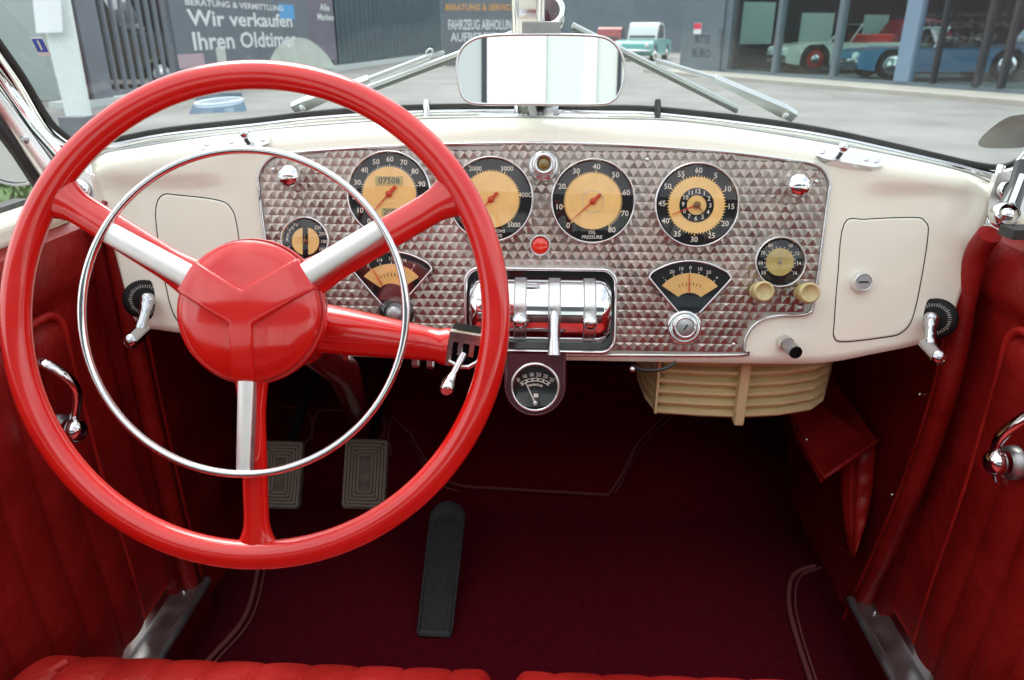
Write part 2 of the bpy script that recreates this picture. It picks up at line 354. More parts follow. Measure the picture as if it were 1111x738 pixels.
# oil pressure
f, s, r, g, d = gauge('oil_pressure_gauge', 643, 219, 45.5, .655, label='round oil pressure gauge with amber centre')
nums(d, f, ['0', '10', '20', '30', '40', '50', '60', '70', '80'], 225, -55, r*.81, .0100)
ticks(d, f, r*.65, r*.69, 225, -55, 80, 'orange_dial', .0006, .0043, 10, r*.73)
ticks(d, f, r*.70, r*.72, -20, -55, 8, 'dial_white', .0004, .0040)
d.text('OIL', (f[0]-f[2]*r*.73, f[1], f[2], f[3]), .0064, 'dial_white', .0036); d.text('PRESSURE', (f[0]-f[2]*r*.84, f[1], f[2], f[3]), .0062, 'dial_white', .0036)
ticks(d, f, r*.245, r*.26, 0, 360, 60, 'dial_white', .0016, .0046)
d.build('dial', g); needle(f, radians(222), r*.66, r*.24, par=g); gaugeglass(f, r-.004, g)
# clock
f, s, r, g, d = gauge('clock', 755, 223, 45.5, .655, label='round dashboard clock with amber face and black hour ring')
nums(d, f, ['60', '5', '10', '15', '20', '25', '30', '35', '40', '45', '50', '55'], 88, 88-330, r*.81, .0098)
ticks(d, f, r*.65, r*.69, 88, 88-360, 60, 'orange_dial', .0006, .0043, 5, r*.73)
d.lathe((f[0]+f[3]*.0012, f[1], f[2], f[3]), [(r*.405, .0034), (r*.405, .0037), (r*.23, .0037)], 'black_dial', 40, False)
nums(d, f, ['12', '1', '2', '3', '4', '5', '6', '7', '8', '9', '10', '11'], 88, 88-330, r*.318, .0080, h=.0052)
d.build('dial', g); needle(f, radians(202), r*.62, r*.06, 'minute_hand', par=g, hub=.003, off=.0066); needle(f, radians(-49), r*.27, .001, 'hour_hand', 'needle_brown', g, hub=.0045, off=.0074); gaugeglass(f, r-.004, g)
# water temperature dial
f, s, r, g, d = gauge('water_temperature_gauge', 332.5, 262, 26.5, .56, label='small water temperature gauge beside the wheel hub')
for i, t in enumerate('WATER TEMP'):
    a = radians(122+13.5*i)
    if t != ' ': d.text(t, (f[0]+(f[1]*cos(a)+f[2]*sin(a))*r*.76, f[1], f[2], f[3]), .0070, 'dial_white', .0036)
nums(d, f, ['220', '200', '180', '160'], 48, -25, r*.75, .0062)
d.prism([(-.0035, -r*.56), (.0035, -r*.56), (.0035, r*.62), (-.0035, r*.62)], f, .0045, .0050, 'black_dial')
d.build('dial', g); needle(f, radians(90), r*.3, .003, m='needle_brown', par=g, hub=.003); gaugeglass(f, r-.004, g)
# radio dial
f, s, r, g, d = gauge('radio_dial', 845, 284.5, 27.5, .54, 'radio_face', 'small chrome ringed radio dial with ivory tuning knobs', 'satin_chrome')
nums(d, f, ['55', '60', '70', '80', '', '10', '12', '14', '16'], 215, -35, r*.74, .0062)
ticks(d, f, r*.56, r*.61, 215, -35, 16, 'dial_white', .0005, .004)
d.build('dial', g); needle(f, radians(90), r*.42, .003, m='dial_grey', par=g, w=.0006, hub=.002); gaugeglass(f, r-.005, g)
for kx, ky in ((821.5, 316), (869.5, 317.5)):
    q = dfr(kx, ky, .004); z = dsc(kx, ky); mb = MB()
    mb.lathe((q[0]+V((0, 0, 0)), *q[1:]), [(9*z, 0), (9*z, .004), (6*z, .006), (6*z, .014), (10*z, .016), (11*z, .020), (11*z, .030), (9.6*z, .0325), (8.4*z, .0325), (7.5*z, .0305), (1e-5, .031)], 'ivory_knob', 28); mb.build('tuning_knob', g)
# fan shaped gauges
FAN = [(-43, 8), (-42, 11), (-37, 15.5), (-20, 23), (0, 26), (20, 23), (37, 15.5), (42, 11), (43, 8), (41, 4), (12, -29), (8, -31.5), (-8, -31.5), (-12, -29), (-41, 4)]
def fan(name, px, py, label, lbls, angs, na):
    s = dsc(px, py); f = dfr(px, py, .0035); pts = spl2([(a*s, b*s) for a, b in FAN], 3, True)
    mb = MB(); mb.tube([f[0]+DU*a+DV*b+DN*.003 for a, b in pts], .0016, 'chrome', 10, True); g = mb.build(name, car, label)
    d = MB(); d.prism(pts, f, -.001, .0024, 'black_dial')
    piv = -26
    sec = [(37*cos(radians(a))*s*.98, (piv+37*sin(radians(a)))*s) for a in range(140, 39, -5)]
    arc = lambda R, a0, a1, st: [(R*cos(radians(a))*s, (piv+R*sin(radians(a)))*s) for a in range(a0, a1, st)]
    d.prism(arc(39, 140, 39, -5)+arc(18, 48, 133, 6), f, .0026, .0030, 'orange_dial')
    for t, a in zip(lbls, angs):
        q = f[0]+(DU*cos(radians(a))*44.5+DV*(sin(radians(a))*44.5))*s+DV*piv*s; d.text(t, (q, DU, DV, DN), .0066, 'dial_white', .0029)
        e = DU*cos(radians(a))+DV*sin(radians(a)); e2 = DV*cos(radians(a))-DU*sin(radians(a)); q = f[0]+DV*piv*s+DN*.0033
        d.poly([q+e*39*s-e2*.0005, q+e*41.5*s-e2*.0005, q+e*41.5*s+e2*.0005, q+e*39*s+e2*.0005], 'dial_white')
    for a in range(66, 115, 8):
        e = DU*cos(radians(a))+DV*sin(radians(a)); e2 = DV*cos(radians(a))-DU*sin(radians(a)); q = f[0]+DV*piv*s+DN*.0033
        d.poly([q+e*26*s-e2*.0005, q+e*29*s-e2*.0005, q+e*29*s+e2*.0005, q+e*26*s+e2*.0005], 'needle_brown')
    d.build('dial', g)
    q = (f[0]+DV*piv*s, DU, DV, DN); e = DU*cos(radians(na))+DV*sin(radians(na)); e2 = DV*cos(radians(na))-DU*sin(radians(na)); mb = MB()
    mb.prism([(19*s, -.0008), (38*s, -.0004), (38*s, .0004), (19*s, .0008)], (q[0]+DN*.0045, e, e2, DN), 0, .0008, 'needle_red'); mb.build('needle', g)
    mb = MB(); mb.prism([(a*.96, b*.96) for a, b in pts], f, .0052, .0058, 'gauge_glass'); mb.build('glass', g); return g
fan('fuel_gauge', 425, 299.5, 'fan shaped fuel gauge marked from E to F', ['E', '1/4', '1/2', '3/4', 'F'], [124, 107, 90, 73, 56], 121)
fan('ammeter', 748, 309.5, 'fan shaped ammeter marked minus to plus above the key lock', ['-', '20', '10', '0', '10', '20', '+'], [130, 116, 103, 90, 77, 64, 50], 92)
# small dash fittings
def domeknob(name, px, py, rp, m='chrome', label=None, sq=.85, lift=.008):
    q = dfr(px, py, .003); z = dsc(px, py)*rp; mb = MB()
    mb.lathe(q, [(z*.6, -.002), (z*.55, lift)], m, 20); mb.ball(q[0]+DN*(lift+z*.4), z, m, (DU, DV, DN), sq, 28, 16); return mb.build(name, car, label)
domeknob('choke_knob', 317.5, 193.5, 12.5, label='polished chrome ball knob'); domeknob('throttle_knob', 862.5, 203.5, 13.2, label='polished chrome ball knob')
q = dfr(590, 180, .003); z = dsc(590, 180); mb = MB()
mb.lathe(q, [(17*z, -.002), (17*z, .003), (14*z, .006), (12.5*z, .007), (12.5*z, .016), (10*z, .019), (7*z, .017), (7*z, .012)], 'satin_chrome', 36); pl = mb.build('panel_lamp', car)
mb = MB(); mb.ball(q[0]+DN*.013, 7*z, 'amber_lens', (DU, DV, DN), .6, 20, 12); mb.build('lens', pl)
q = dfr(586, 266.5, .003); mb = MB(); mb.lathe(q, [(11.5*z, -.002), (11.5*z, .003), (10*z, .0045), (9.6*z, .002)], 'satin_chrome', 32); rl = mb.build('warning_lamp', car)
mb = MB(); mb.lathe(q, [(9.7*z, .001), (8*z, .0028), (4*z, .0038), (1e-5, .004)], 'red_lens', 32); mb.build('lens', rl)
# key lock under the ammeter, switch under the fuel gauge
q = dfr(742, 355, .003); mb = MB(); mb.lathe(q, [(19*z, -.002), (19*z, .003), (17.5*z, .006), (15*z, .006), (13*z, .005), (12.5*z, .009), (11*z, .011), (9.5*z, .010)], 'chrome', 40); kl = mb.build('ignition_lock', car)
mb = MB(); mb.lathe(q, [(9.6*z, .0095), (5*z, .0115), (1e-5, .0115)], 'dull_metal', 30); e = DU*.6+DV*.8; mb.prism([(-.0045, -.0008), (.0045, -.0008), (.0045, .0008), (-.0045, .0008)], (q[0], e, DN.cross(e), DN), .0112, .0119, 'black_matte'); mb.build('key_barrel', kl)
q = dfr(430, 340, .003); mb = MB(); mb.lathe(q, [(20*z, -.002), (19*z, .004), (13*z, .006)], 'black_gloss', 36); mb.lathe(q, [(13*z, .004), (9*z, .012), (8*z, .020), (4*z, .022), (1e-5, .022)], 'dull_metal', 28); mb.build('light_switch', car)
# chrome control unit with drum and levers
s = dsc(586, 336); q = dfr(586, 336.5, .0035); mb = MB(); op = rrect(164*s, 92*s, 16*s); ip = rrect(156*s, 84*s, 13*s)
for a, b in (((0., 0), (1., .006)), ((1., .006), (.5, .010)), ((.5, .010), (0., .008)),):
    pass
k = len(op); R = lambda w, h: [q[0]+DU*(o_[0]*(1-w)+i_[0]*w)+DV*(o_[1]*(1-w)+i_[1]*w)+DN*h for o_, i_ in zip(op, ip)]
mb.grid([R(0, -.001), R(0, .012), R(.3, .0145), R(.7, .0145), R(1, .012), R(1, .0046)], 'chrome', True, True); mb.poly(R(1, .0046), 'black_gloss')
unit = mb.build('control_unit', car, 'chrome control unit with a drum and three levers')
mb = MB(); dw = 150*s; rad = 39*s; cen = q[0]-DN*.016
prof = []
for i in range(25):
    t = -1+2*i/24; rr = rad*(1-max(0, abs(t)-.88)**2*14); prof.append((rr, t*dw/2))
mb.lathe((cen, DN, DV, DU), prof, 'chrome', 48, True, True, True); drum = mb.build('drum', unit)
for ux in (-21, 15, 52):
    mb = MB(); arc_ = [radians(a) for a in range(-48, 66, 6)]; A_ = lambda x, a, k=1.012: cen+DU*(ux*s+x)+(DN*cos(a)+DV*sin(a))*rad*k
    mb.grid([[A_(-6*s, a), A_(6*s, a)] for a in arc_], 'satin_chrome')
    for e_ in (-6*s, 6*s): mb.tube([A_(e_, a) for a in arc_], .0009, 'dull_metal', 6)
    mb.tube([A_(e_, arc_[-1]) for e_ in (-6*s, 6*s)], .0009, 'dull_metal', 6); mb.build('lever_slot', unit)
for ux, vy in ((-21, -10), (52, -10)):
    mb = MB(); b0 = cen+DU*ux*s+DV*vy*s*.6+DN*rad*.7; b1 = b0+DN*.024-DV*.006; mb.tube([b0, b1], .0040, 'satin_chrome', 12); mb.ball(b1, .0098, 'chrome', (DU, DV, DN), .9); mb.build('lever', unit)
b0 = cen+DU*15*s+DN*rad*.8+DV*.006; mb = MB()
mb.tube([b0, b0+DN*.012-DV*.018, b0+DN*.020-DV*.038, b0+DN*.026-DV*.062], [.0055, .0058, .0062, .0082], 'satin_chrome', 16, flat=1); mb.build('lever', unit, 'long central chrome lever')
# cream panel knob with black tip
q = dfr(850, 370, .001); dk = (DN-DV*.35+DU*.15).normalized(); mb = MB(); mb.tube([q[0], q[0]+dk*.012], .0095, 'satin_chrome', 18); mb.tube([q[0]+dk*.010, q[0]+dk*.036], .0085, 'dull_metal', 18); mb.tube([q[0]+dk*.036, q[0]+dk*.038], .0080, 'black_matte', 18); mb.build('cigar_lighter', car)
# glove box doors
def glove(pts, lock, label):
    out = spl2(pts, 5, True); cx = sum(a for a, b in out)/len(out); cy = sum(b for a, b in out)/len(out); mb = MB()
    rr = [[DS(cx+(a-cx)*k, cy+(b-cy)*k, .0016) for a, b in out] for k in (.02, .25, .5, .75, .96, .99)]+[[DS(a, b, -.001) for a, b in out]]
    mb.grid(rr, 'cream', True, True); mb.poly(rr[0], 'cream'); g = mb.build('glovebox_door', car, label)
    mb = MB(); mb.tube([DS(a, b, .0008) for a, b in out], .0008, 'black_matte', 6, True); mb.build('door_gap', g)
    if lock:
        c = (DS(*lock, .002), DU, DV, DN); mb = MB(); mb.lathe(c, [(.0135, 0), (.0135, .003), (.0118, .007), (.0115, .011), (.0108, .0125), (.0100, .0115)], 'chrome', 30); mb.lathe(c, [(.0105, .0112), (1e-5, .0117)], 'dull_metal', 30)
        mb.box(c[0]+DN*.0120, (.012, .0018, .0012), 'black_matte', (DU, DV, DN)); mb.build('lock_knob', g)
glove([(916, 243), (940, 238), (992, 236), (1003, 240), (1007, 252), (1000, 300), (990, 345), (978, 361), (960, 366), (915, 371), (905, 366), (905, 352), (909, 300)], (933, 306), 'passenger side glovebox door with chrome lock')
glove([(176, 212), (195, 212), (235, 217), (250, 225), (257, 245), (262, 290), (266, 335), (258, 352), (235, 356), (200, 352), (188, 340), (180, 310), (173, 270), (169, 230)], None, 'driver side glovebox door without a lock')
# windscreen cranks on the dash ends
for px, py, sd in ((157, 325, -1), (1014, 346, 1)):
    nn = (DN+DU*(-.75*sd)).normalized(); uu = DV.cross(nn).normalized(); vv = nn.cross(uu); c = (DS(px, py, .004), uu, vv, nn)
    mb = MB(); mb.lathe(c, [(.027, -.008), (.027, .003), (.024, .005), (.012, .008), (1e-5, .009)], 'black_dial', 36)
    ticks(mb, c, .0165, .0205, 0, 360, 40, 'dial_grey', .0006, .0070, 4, .0215)
    esc = mb.build('windscreen_crank', car, 'chrome windscreen crank on a black round plate')
    px2, py2 = (151, 360) if sd < 0 else (1009, 377); e1 = P(px2, py2, (c[0]-CAM).dot(CF)-.045)
    mb = MB(); a0 = c[0]+nn*.006; a1 = c[0]+nn*.024; mb.tube([a0, a1], .009, 'dark_chrome', 16); mb.tube(spline([a1, a1.lerp(e1, .5)+nn*.004, e1], 6), [.0085]*4+[.0065]*5+[.0075]*4, 'dark_chrome', 14)
    mb.ball(a1, .010, 'dark_chrome'); mb.tube([e1+V((0, .012, 0)), e1-V((0, .022, .004))], [.009, .010], 'dark_chrome', 16); mb.ball(e1-V((0, .022, .004)), .010, 'dark_chrome'); mb.build('crank_handle', esc)
# latches on the top of the dash
def latch(a, b, kx, ky, fl):
    dd = dash_off(a[0], a[1]); mid = ((a[0]+b[0])/2, (a[1]+b[1])/2)
    p = [DS(a[0], a[1], .004), DS(b[0], b[1], .004)]; u = (p[1]-p[0]).normalized(); w = (p[1]-p[0]).length; n = (DN*.85+DV*.5).normalized(); n = (n-u*n.dot(u)).normalized(); v = n.cross(u)
    c = (p[0]+p[1])/2; mb = MB(); mb.prism([(-w/2, .009), (w/2, .009), (w/2, -.007), (w/2-.012, -.011), (-w/2+.012, -.011), (-w/2, -.007)], (c, u, v, n), -.010, .0022, 'chrome')
    for t in (-.42, -.06 if fl < 0 else .25, .40): mb.ball(c+u*w*t+n*.0022, .0042, 'satin_chrome', (u, v, n), .4, 14, 8)
    l = mb.build('roof_latch', car, 'chrome roof latch plate with a ball catch')
    mb = MB(); kb = P(kx, ky, (c-CAM).dot(CF)-.012); mb.tube([c+(kb-c)*.2-n*.002+u*((kb-c).dot(u))*.7, kb], .003, 'black_gloss', 10); mb.ball(kb, .0068, 'chrome'); mb.build('ball_catch', l)
latch((219, 158), (293, 152), 265, 145, -1); latch((886, 165), (957, 177), 915, 160, 1)
# temperature gauge hung under the dash
s = .945/FPX; fc = (P(580.5, 420, .945), CR, CU, -CF); mb = MB()
U_ = [(-32*s, 36*s), (-32*s, 2*s)]+[(32*s*cos(radians(a)), 2*s+32*s*sin(radians(a))) for a in range(186, 355, 8)]+[(32*s, 2*s), (32*s, 36*s)]
mb.prism(U_, fc, -.010, 0, 'maroon_enamel'); mb.tube([fc[0]+CR*a+CU*b for a, b in U_], .0022, 'maroon_enamel', 8)
tg = mb.build('temperature_gauge', car, 'black temperature gauge on a maroon bracket under the dash')
mb = MB(); mb.lathe(fc, [(27*s, -.001), (27*s, .006), (25.5*s, .008), (24*s, .0075), (23.5*s, .003)], 'satin_chrome', 44); mb.build('bezel', tg)
d = MB(); d.lathe(fc, [(24.4*s, .002), (1e-5, .002)], 'black_dial', 44, False); pv = (fc[0]-CU*17*s, CR, CU, -CF)
for i, t in enumerate(('80', '140', '180', '210', '230', '250')):
    a = radians(126-14.4*i); d.text(t, (pv[0]+CR*cos(a)*30.5*s+CU*sin(a)*30.5*s, CR, CU, -CF), .0072, 'dial_white', .0024, (a-pi/2)*.5, 0, .56)
ticks(d, pv, 23.3*s, 24.3*s, 126, 54, 24, 'dial_white', .0012, .0025); ticks(d, pv, 23.3*s, 27*s, 124, 56, 5, 'dial_white', .0009, .0026); ticks(d, pv, 26.3*s, 27*s, 126, 54, 20, 'dial_white', .0014, .0025)
for i, t in enumerate('TEMPERATURE'): a = radians(112-4.4*i); d.text(t, (pv[0]+CR*cos(a)*19.5*s+CU*sin(a)*19.5*s, CR, CU, -CF), .0040, 'dial_white', .0024, a-pi/2)
d.prism(rrect(5*s, 4*s, .3*s, 1), (pv[0]+CU*8*s+CR*1*s, CR, CU, -CF), .0022, .0025, 'dial_white'); d.build('dial', tg)
a = radians(115); e = CR*cos(a)+CU*sin(a); e2 = CU*cos(a)-CR*sin(a); mb = MB(); mb.prism([(-2*s, -.0009), (25*s, -.0005), (25*s, .0005), (-2*s, .0009)], (pv[0], e, e2, -CF), .0032, .0040, 'dial_white'); mb.lathe((pv[0], CR, CU, -CF), [(2.4*s, .003), (2*s, .005), (1e-5, .0052)], 'satin_chrome', 16); mb.build('needle', tg)
mb = MB(); mb.lathe(fc, [(1e-5, .0068), (12*s, .0065), (23.6*s, .0055)], 'gauge_glass', 40); mb.build('glass', tg)
# ---------------- steering wheel (its plane faces the driver)
WC = P(275, 341.5, .64); WF = (WC, CR, CU, -CF); s = .64/FPX; WN = -CF
mb = MB(); RR = (278.5-15.6)*s; tr = 15.6*s; rows = []
NS = 144
for i in range(NS):
    a = 2*pi*i/NS; e = CR*cos(a)+CU*sin(a); rows.append([WC+e*(RR+tr*cos(b))+WN*tr*.92*sin(b)-WN*.006 for b in [2*pi*k/24 for k in range(24)]])
mb.grid(rows, 'red_enamel', True, True, True)
def spoke(mb, ang, w):
    e = CR*cos(ang)+CU*sin(ang); t = CU*cos(ang)-CR*sin(ang); rows = []
    for k in range(31):
        x = k/30; rr = (50+(254-50)*x)*s; fl = max(0, (x-.84)/.16); hb = max(0, (.30-x)/.30)
        hw = (w*.5+11*fl**2.2+9*hb**1.5)*s; ht = (12-1*x+2*fl)*s; n0 = .010-.016*x
        rows.append([WC+e*rr+t*hw*cos(b)+WN*(n0-.004+ht*sin(b)) for b in [2*pi*q/20 for q in range(20)]])
    mb.grid(rows, 'red_enamel', True, True)
for ang, w in ((149, 36), (31.5, 36), (270, 27)): spoke(mb, radians(ang), w)
wheel = mb.build('steering_wheel', car, 'glossy red three spoke steering wheel')
HC = P(268, 337.5, .622); sh = .622/FPX; HF = (HC, CR, CU, WN)
mb = MB(); mb.lathe(HF, [(62*sh, -.060), (74*sh, -.040), (80*sh, -.024), (81*sh, -.012), (79.5*sh, -.008), (79*sh, -.0095), (77.5*sh, -.0095), (77.3*sh, -.002), (75*sh, .0005), (60*sh, .005), (40*sh, .0085), (20*sh, .0105), (1e-5, .011)], 'red_enamel', 72)
hub = mb.build('hub', wheel)
mb = MB()
def dome(r): return .011-.0112*(r/(77*sh))**2
arms = [(radians(32), 19), (radians(150), 19), (radians(267.5), 12)]; yo = []
for k in range(3):
    (a0, w0), (a1, w1) = arms[k], arms[(k+1) % 3]
    ex, ey = cos(a0), sin(a0); fx_, fy_ = cos(a1), sin(a1)
    p0 = (-ey*w0, ex*w0); p1 = (fy_*w1, -fx_*w1); den = ex*fy_-ey*fx_; t0 = ((p1[0]-p0[0])*fy_-(p1[1]-p0[1])*fx_)/den; cor = (p0[0]+ex*t0, p0[1]+ey*t0)
    e0 = (ex*76+ey*w0, ey*76-ex*w0); e1 = (ex*76-ey*w0, ey*76+ex*w0); nxt = (fx_*76+fy_*w1, fy_*76-fx_*w1)
    for A_, B_ in ((e0, e1), (e1, cor), (cor, nxt)): yo += [(A_[0]+(B_[0]-A_[0])*q/10, A_[1]+(B_[1]-A_[1])*q/10) for q in range(10)]
rows = []
for k, hz in ((.01, .0042), (.08, .0042), (.16, .0042), (.25, .0042), (.34, .0042), (.45, .0042), (.56, .0042), (.67, .0042), (.8, .0042), (.93, .0040), (.965, .0036), (1.0, .0026), (1.015, -.004)):
    rows.append([HC+(CR*x+CU*y)*sh*k+WN*(dome(sqrt(x*x+y*y)*sh*min(k, 1))+hz) for x, y in yo])
mb.grid(rows, 'red_enamel', True, True); mb.poly(rows[0], 'red_enamel')
mb.build('hub_rib', wheel)
HRC = P(264.5, 338.5, .617); s3 = .617/FPX
mb = MB(); mb.tube([HRC+(CR*cos(2*pi*i/120)+CU*sin(2*pi*i/120))*176*s3 for i in range(120)], 4.2*s3, 'chrome', 14, True); ring = mb.build('horn_ring', wheel, 'thin chrome horn ring')
for ang, w in ((150, 25), (31.5, 25), (269.5, 17)):
    e = CR*cos(radians(ang))+CU*sin(radians(ang)); t = CU*cos(radians(ang))-CR*sin(radians(ang)); mb = MB(); rows = []
    for k in range(17):
        x = k/16; rr = (73+(175-73)*x)*s3; hw = w/2*s3*(1.05-.16*x); h = .0015-.002*x
        rows.append([HRC+(HC-HRC)*(1-x)*.9+e*rr+t*hw*q+WN*(h+hz) for q, hz in ((-1, -.010), (-1, -.001), (-.85, .0005), (0, .0008), (.85, .0005), (1, -.001), (1, -.010))])
    mb.grid(rows, 'brushed_white_metal', True); mb.poly(rows[0], 'brushed_white_metal'); mb.poly(rows[-1], 'brushed_white_metal'); mb.build('horn_spoke', wheel, bevel=0)
# steering column and the selector arm growing out of it
c0 = HC-WN*.055; c1 = P(372, 402, .95); c2 = P(392, 455, 1.45)
mb = MB(); mb.tube([c0, c0.lerp(c1, .35)], [.036, .030], 'red_enamel', 28); mb.tube([c0.lerp(c1, .33), c1, c2], .021, 'dark_red_enamel', 20); mb.build('steering_column', car)
mb = MB(); a0 = P(322, 352, .735); a1 = P(487, 376.5, .735); sc_ = .735/FPX
mb.tube([a0.lerp(a1, t) for t in (0, .15, .3, .5, .7, .85, .93, .95, .97, 1)], [x*sc_ for x in (28, 27, 26, 23.5, 20.5, 18.6, 18, 19.6, 20.5, 20.5)], 'red_enamel', 32)
arm = mb.build('gear_selector', car, 'red tapered gear selector arm with chrome gate')
mb = MB(); gc = P(506, 378, .73); gu, gv = (CR*.98-CU*.16).normalized(), (CU*.98+CR*.16).normalized(); G_ = (gc, gu, (gv*.94-CF*.34).normalized(), (-CF*.94-gv*.34).normalized())
mb.prism(rrect(38*sc_, 42*sc_, 6*sc_, 4), G_, -.016, .006, 'black_matte')
comb = [(-19, 21), (19, 21), (19, -4), (15, -4), (15, 10), (9, 10), (9, -4), (4, -4), (4, 10), (-3, 10), (-3, -4), (-8, -4), (-8, 10), (-14, 10), (-14, -18), (-19, -18)]
mb.prism([(a*sc_, b*sc_) for a, b in comb], G_, .004, .012, 'satin_chrome'); mb.tube([gc+gu*(a*sc_)+gv*(b*sc_)-CF*.008 for a, b in ((-16, -16), (-6, -20), (6, -19), (15, -12), (17, -4))], .0028, 'chrome', 10)
gate = mb.build('gate', arm, bevel=.001)
mb = MB(); k0 = P(503, 384, .715); k1 = P(487, 415, .70); mb.tube([k0, k0.lerp(k1, .6), k1], .0032, 'satin_chrome', 10); k2 = P(484, 424, .69); mb.tube([k1.lerp(k0, .25), k1, k1.lerp(k2, .2), k2, k2.lerp(k1, -.1)], [.0036, .0055, .0062, .0062, .0045], 'chrome', 14); mb.build('selector_lever', arm, bevel=.001)
for bx, by in ((376, 391), (451, 398), (467, 399)):
    mb = MB(); mb.tube([P(bx, by-10, .76), P(bx, by, .755)], [.005, .0038], 'satin_chrome', 10); mb.build('bolt', arm)
# ---------------- windscreen: glass, gaskets, frame, centre post
for nm, G in (('windscreen_pane', GL), ('windscreen_pane', GR)):
    sd = -1 if G is GL else 1; n = PN[sd]; n = -n if n.y > 0 else n
    pp = spl2(G, 4); mb = MB(); q = [WS(*g, .0) if (g[0] < 588) == (sd < 0) else on(*g, CB, n) for g in pp]
    top = [q_ for q_ in ((on(587.5, -90, CB, n), on(-150, -160, CB, n)) if sd < 0 else (on(1280, -90, CB, n), on(589, -90, CB, n)))]
    pts = q+top; nn = len(pts)
    mb.poly(pts, 'windscreen_glass'); mb.build(nm, car, 'left windscreen pane before the driver' if sd < 0 else 'right windscreen pane before the passenger')
    mb = MB(); mb.tube([p+n*.002 for p in q], .0042, 'rubber', 8); gk = mb.build('windscreen_gasket', car)
    off = []
    for i, (a, b) in enumerate(pp):
        x0, y0 = pp[max(0, i-1)]; x1, y1 = pp[min(len(pp)-1, i+1)]; L = sqrt((x1-x0)**2+(y1-y0)**2); nx, ny = -(y1-y0)/L, (x1-x0)/L
        lf = sm01((a-60)/60) if sd < 0 else sm01((1095-a)/60)
        off.append((a+nx*(8+6*(1-lf)), b+ny*(8+6*(1-lf)), .007+.005*(1-lf)))
    mb = MB(); mb.tube([on(a, b, CB+n*.006, n) for a, b, r_ in off], [r_ for a, b, r_ in off], 'chrome', 14); mb.build('windscreen_frame', car)
mb = MB(); pb = CB+V((0, -.006, -.01)); pt = CB+LEAN*.45+V((0, -.006, 0)); mb.box((pb+pt)/2, (.040, .014, (pt-pb).length), 'chrome', (V((1, 0, 0)), LEAN.cross(V((1, 0, 0))), LEAN))
for sx in (-1, 1): mb.tube([pb+V((sx*.017, -.008, 0)), pt+V((sx*.017, -.008, 0))], .005, 'chrome', 12)
post = mb.build('centre_post', car, bevel=.002)
mb = MB(); c = P(589, 121, 1.075); mb.prism([(-.024, .012), (.024, .012), (.019, -.010), (.012, -.013), (-.012, -.013), (-.019, -.010)], (c, V((1, 0, 0)), CU, -CF), -.02, .012, 'chrome'); 
for sx in (-1, 1): mb.prism([(sx*.024, -.004), (sx*.085, -.004), (sx*.105, -.012), (sx*.018, -.012)], (c, V((1, 0, 0)), CU, -CF), -.012, .002, 'chrome')
mb.build('post_bracket', car, bevel=.0015)
for px in (463, 713):
    mb = MB(); c = WS(px, 118, .006); m_ = 'chrome' if px < 500 else 'black_gloss'; mb.tube([c+V((0, 0, .012)), c+V((0, -.004, 0)), c+V((0, -.012, -.018))], [.004, .0055, .003], m_, 10); mb.build('gasket_clip', car)
# mirror
MC = P(586.5, 77, .93); mn = V((.0, -1, .088)).normalized(); mu = V((1, 0, 0)); mv = mn.cross(mu); s = .93/FPX
MO = spl2([(-91, 4), (-86, 22), (-72, 33), (-50, 37), (0, 38), (50, 37), (72, 33), (85, 20), (91, 0), (87, -22), (78, -33), (60, -36), (0, -36), (-60, -36), (-80, -33), (-88, -22)], 5, True); MO = [(a*s, b*s*.96) for a, b in MO]
mb = MB(); mb.prism([(a*1.0, b*1.0) for a, b in MO], (MC, mu, mv, mn), -.014, -.002, 'chrome'); mb.tube([MC+mu*a+mv*b for a, b in MO], .0018, 'satin_chrome', 10, True)
mir = mb.build('rear_view_mirror', car, 'wide rounded rear view mirror on the centre post')
mb = MB(); mb.prism([(a*.992, b*.985) for a, b in MO], (MC, mu, mv, mn), -.002, .0006, 'mirror'); mb.build('mirror_glass', mir)
mb = MB(); mb.box(MC+mv*.043-mn*.006, (.048, .010, .03), 'dull_metal'); tp_ = P(594, 12, .97); mb.tube([MC+mv*.04-mn*.02, tp_+V((0, .06, .0))], .009, 'dark_chrome', 12); mb.lathe((tp_, V((1, 0, 0)), CU, -CF), [(.024, -.02), (.024, .0), (.021, .004), (.016, .004)], 'chrome', 24); mb.lathe((tp_, V((1, 0, 0)), CU, -CF), [(.017, .003), (1e-5, .006)], 'maroon_enamel', 24); mb.build('mirror_arm', mir, bevel=.001)
# wipers outside the glass
def wiper(piv, knee, tip, b0, b1, lab):
    sd = -1 if piv[0] < 588 else 1; n = PN[sd]; n = -n if n.y > 0 else n
    W = lambda q, o: on(q[0], q[1], CB-n*o, n)
    mb = MB(); a, k, t = W(piv, .030), W(knee, .026), W(tip, .016); u = (k-a).normalized(); v = n.cross(u)
    mb.prism([(0, -.007), (.02, -.009), ((k-a).length, -.003), ((k-a).length, .003), (.02, .008), (0, .007)], (a, u, v, n), -.006, .004, 'wiper_metal'); mb.tube([k, t], .0035, 'wiper_metal', 10); mb.ball(a+u*.015+n*.005, .005, 'satin_chrome')
    w = mb.build('wiper', car, lab, bevel=.001)
    mb = MB(); p, q = W(b0, .011), W(b1, .011); mb.tube([p, q], .0036, 'wiper_metal', 8, flat=1); mb.tube([p-n*.001+V((0, 0, -.0055)), q-n*.001+V((0, 0, -.0055))], .0032, 'wiper_rubber', 8); mb.build('blade', w)
    mb = MB(); mb.tube([t+(q-p).normalized()*(.005*cos(x))+V((0, 0, .005+.004*sin(x))) for x in [2*pi*i/16 for i in range(16)]], .0013, 'wiper_metal', 6, True); mb.build('clip', w)
wiper((862, 127), (775, 85), (712, 66), (621, 27), (800, 117), 'grey wiper on the passenger side'); wiper((318, 118), (400, 86), (466, 61), (567, 32), (392, 98), 'grey wiper on the driver side')
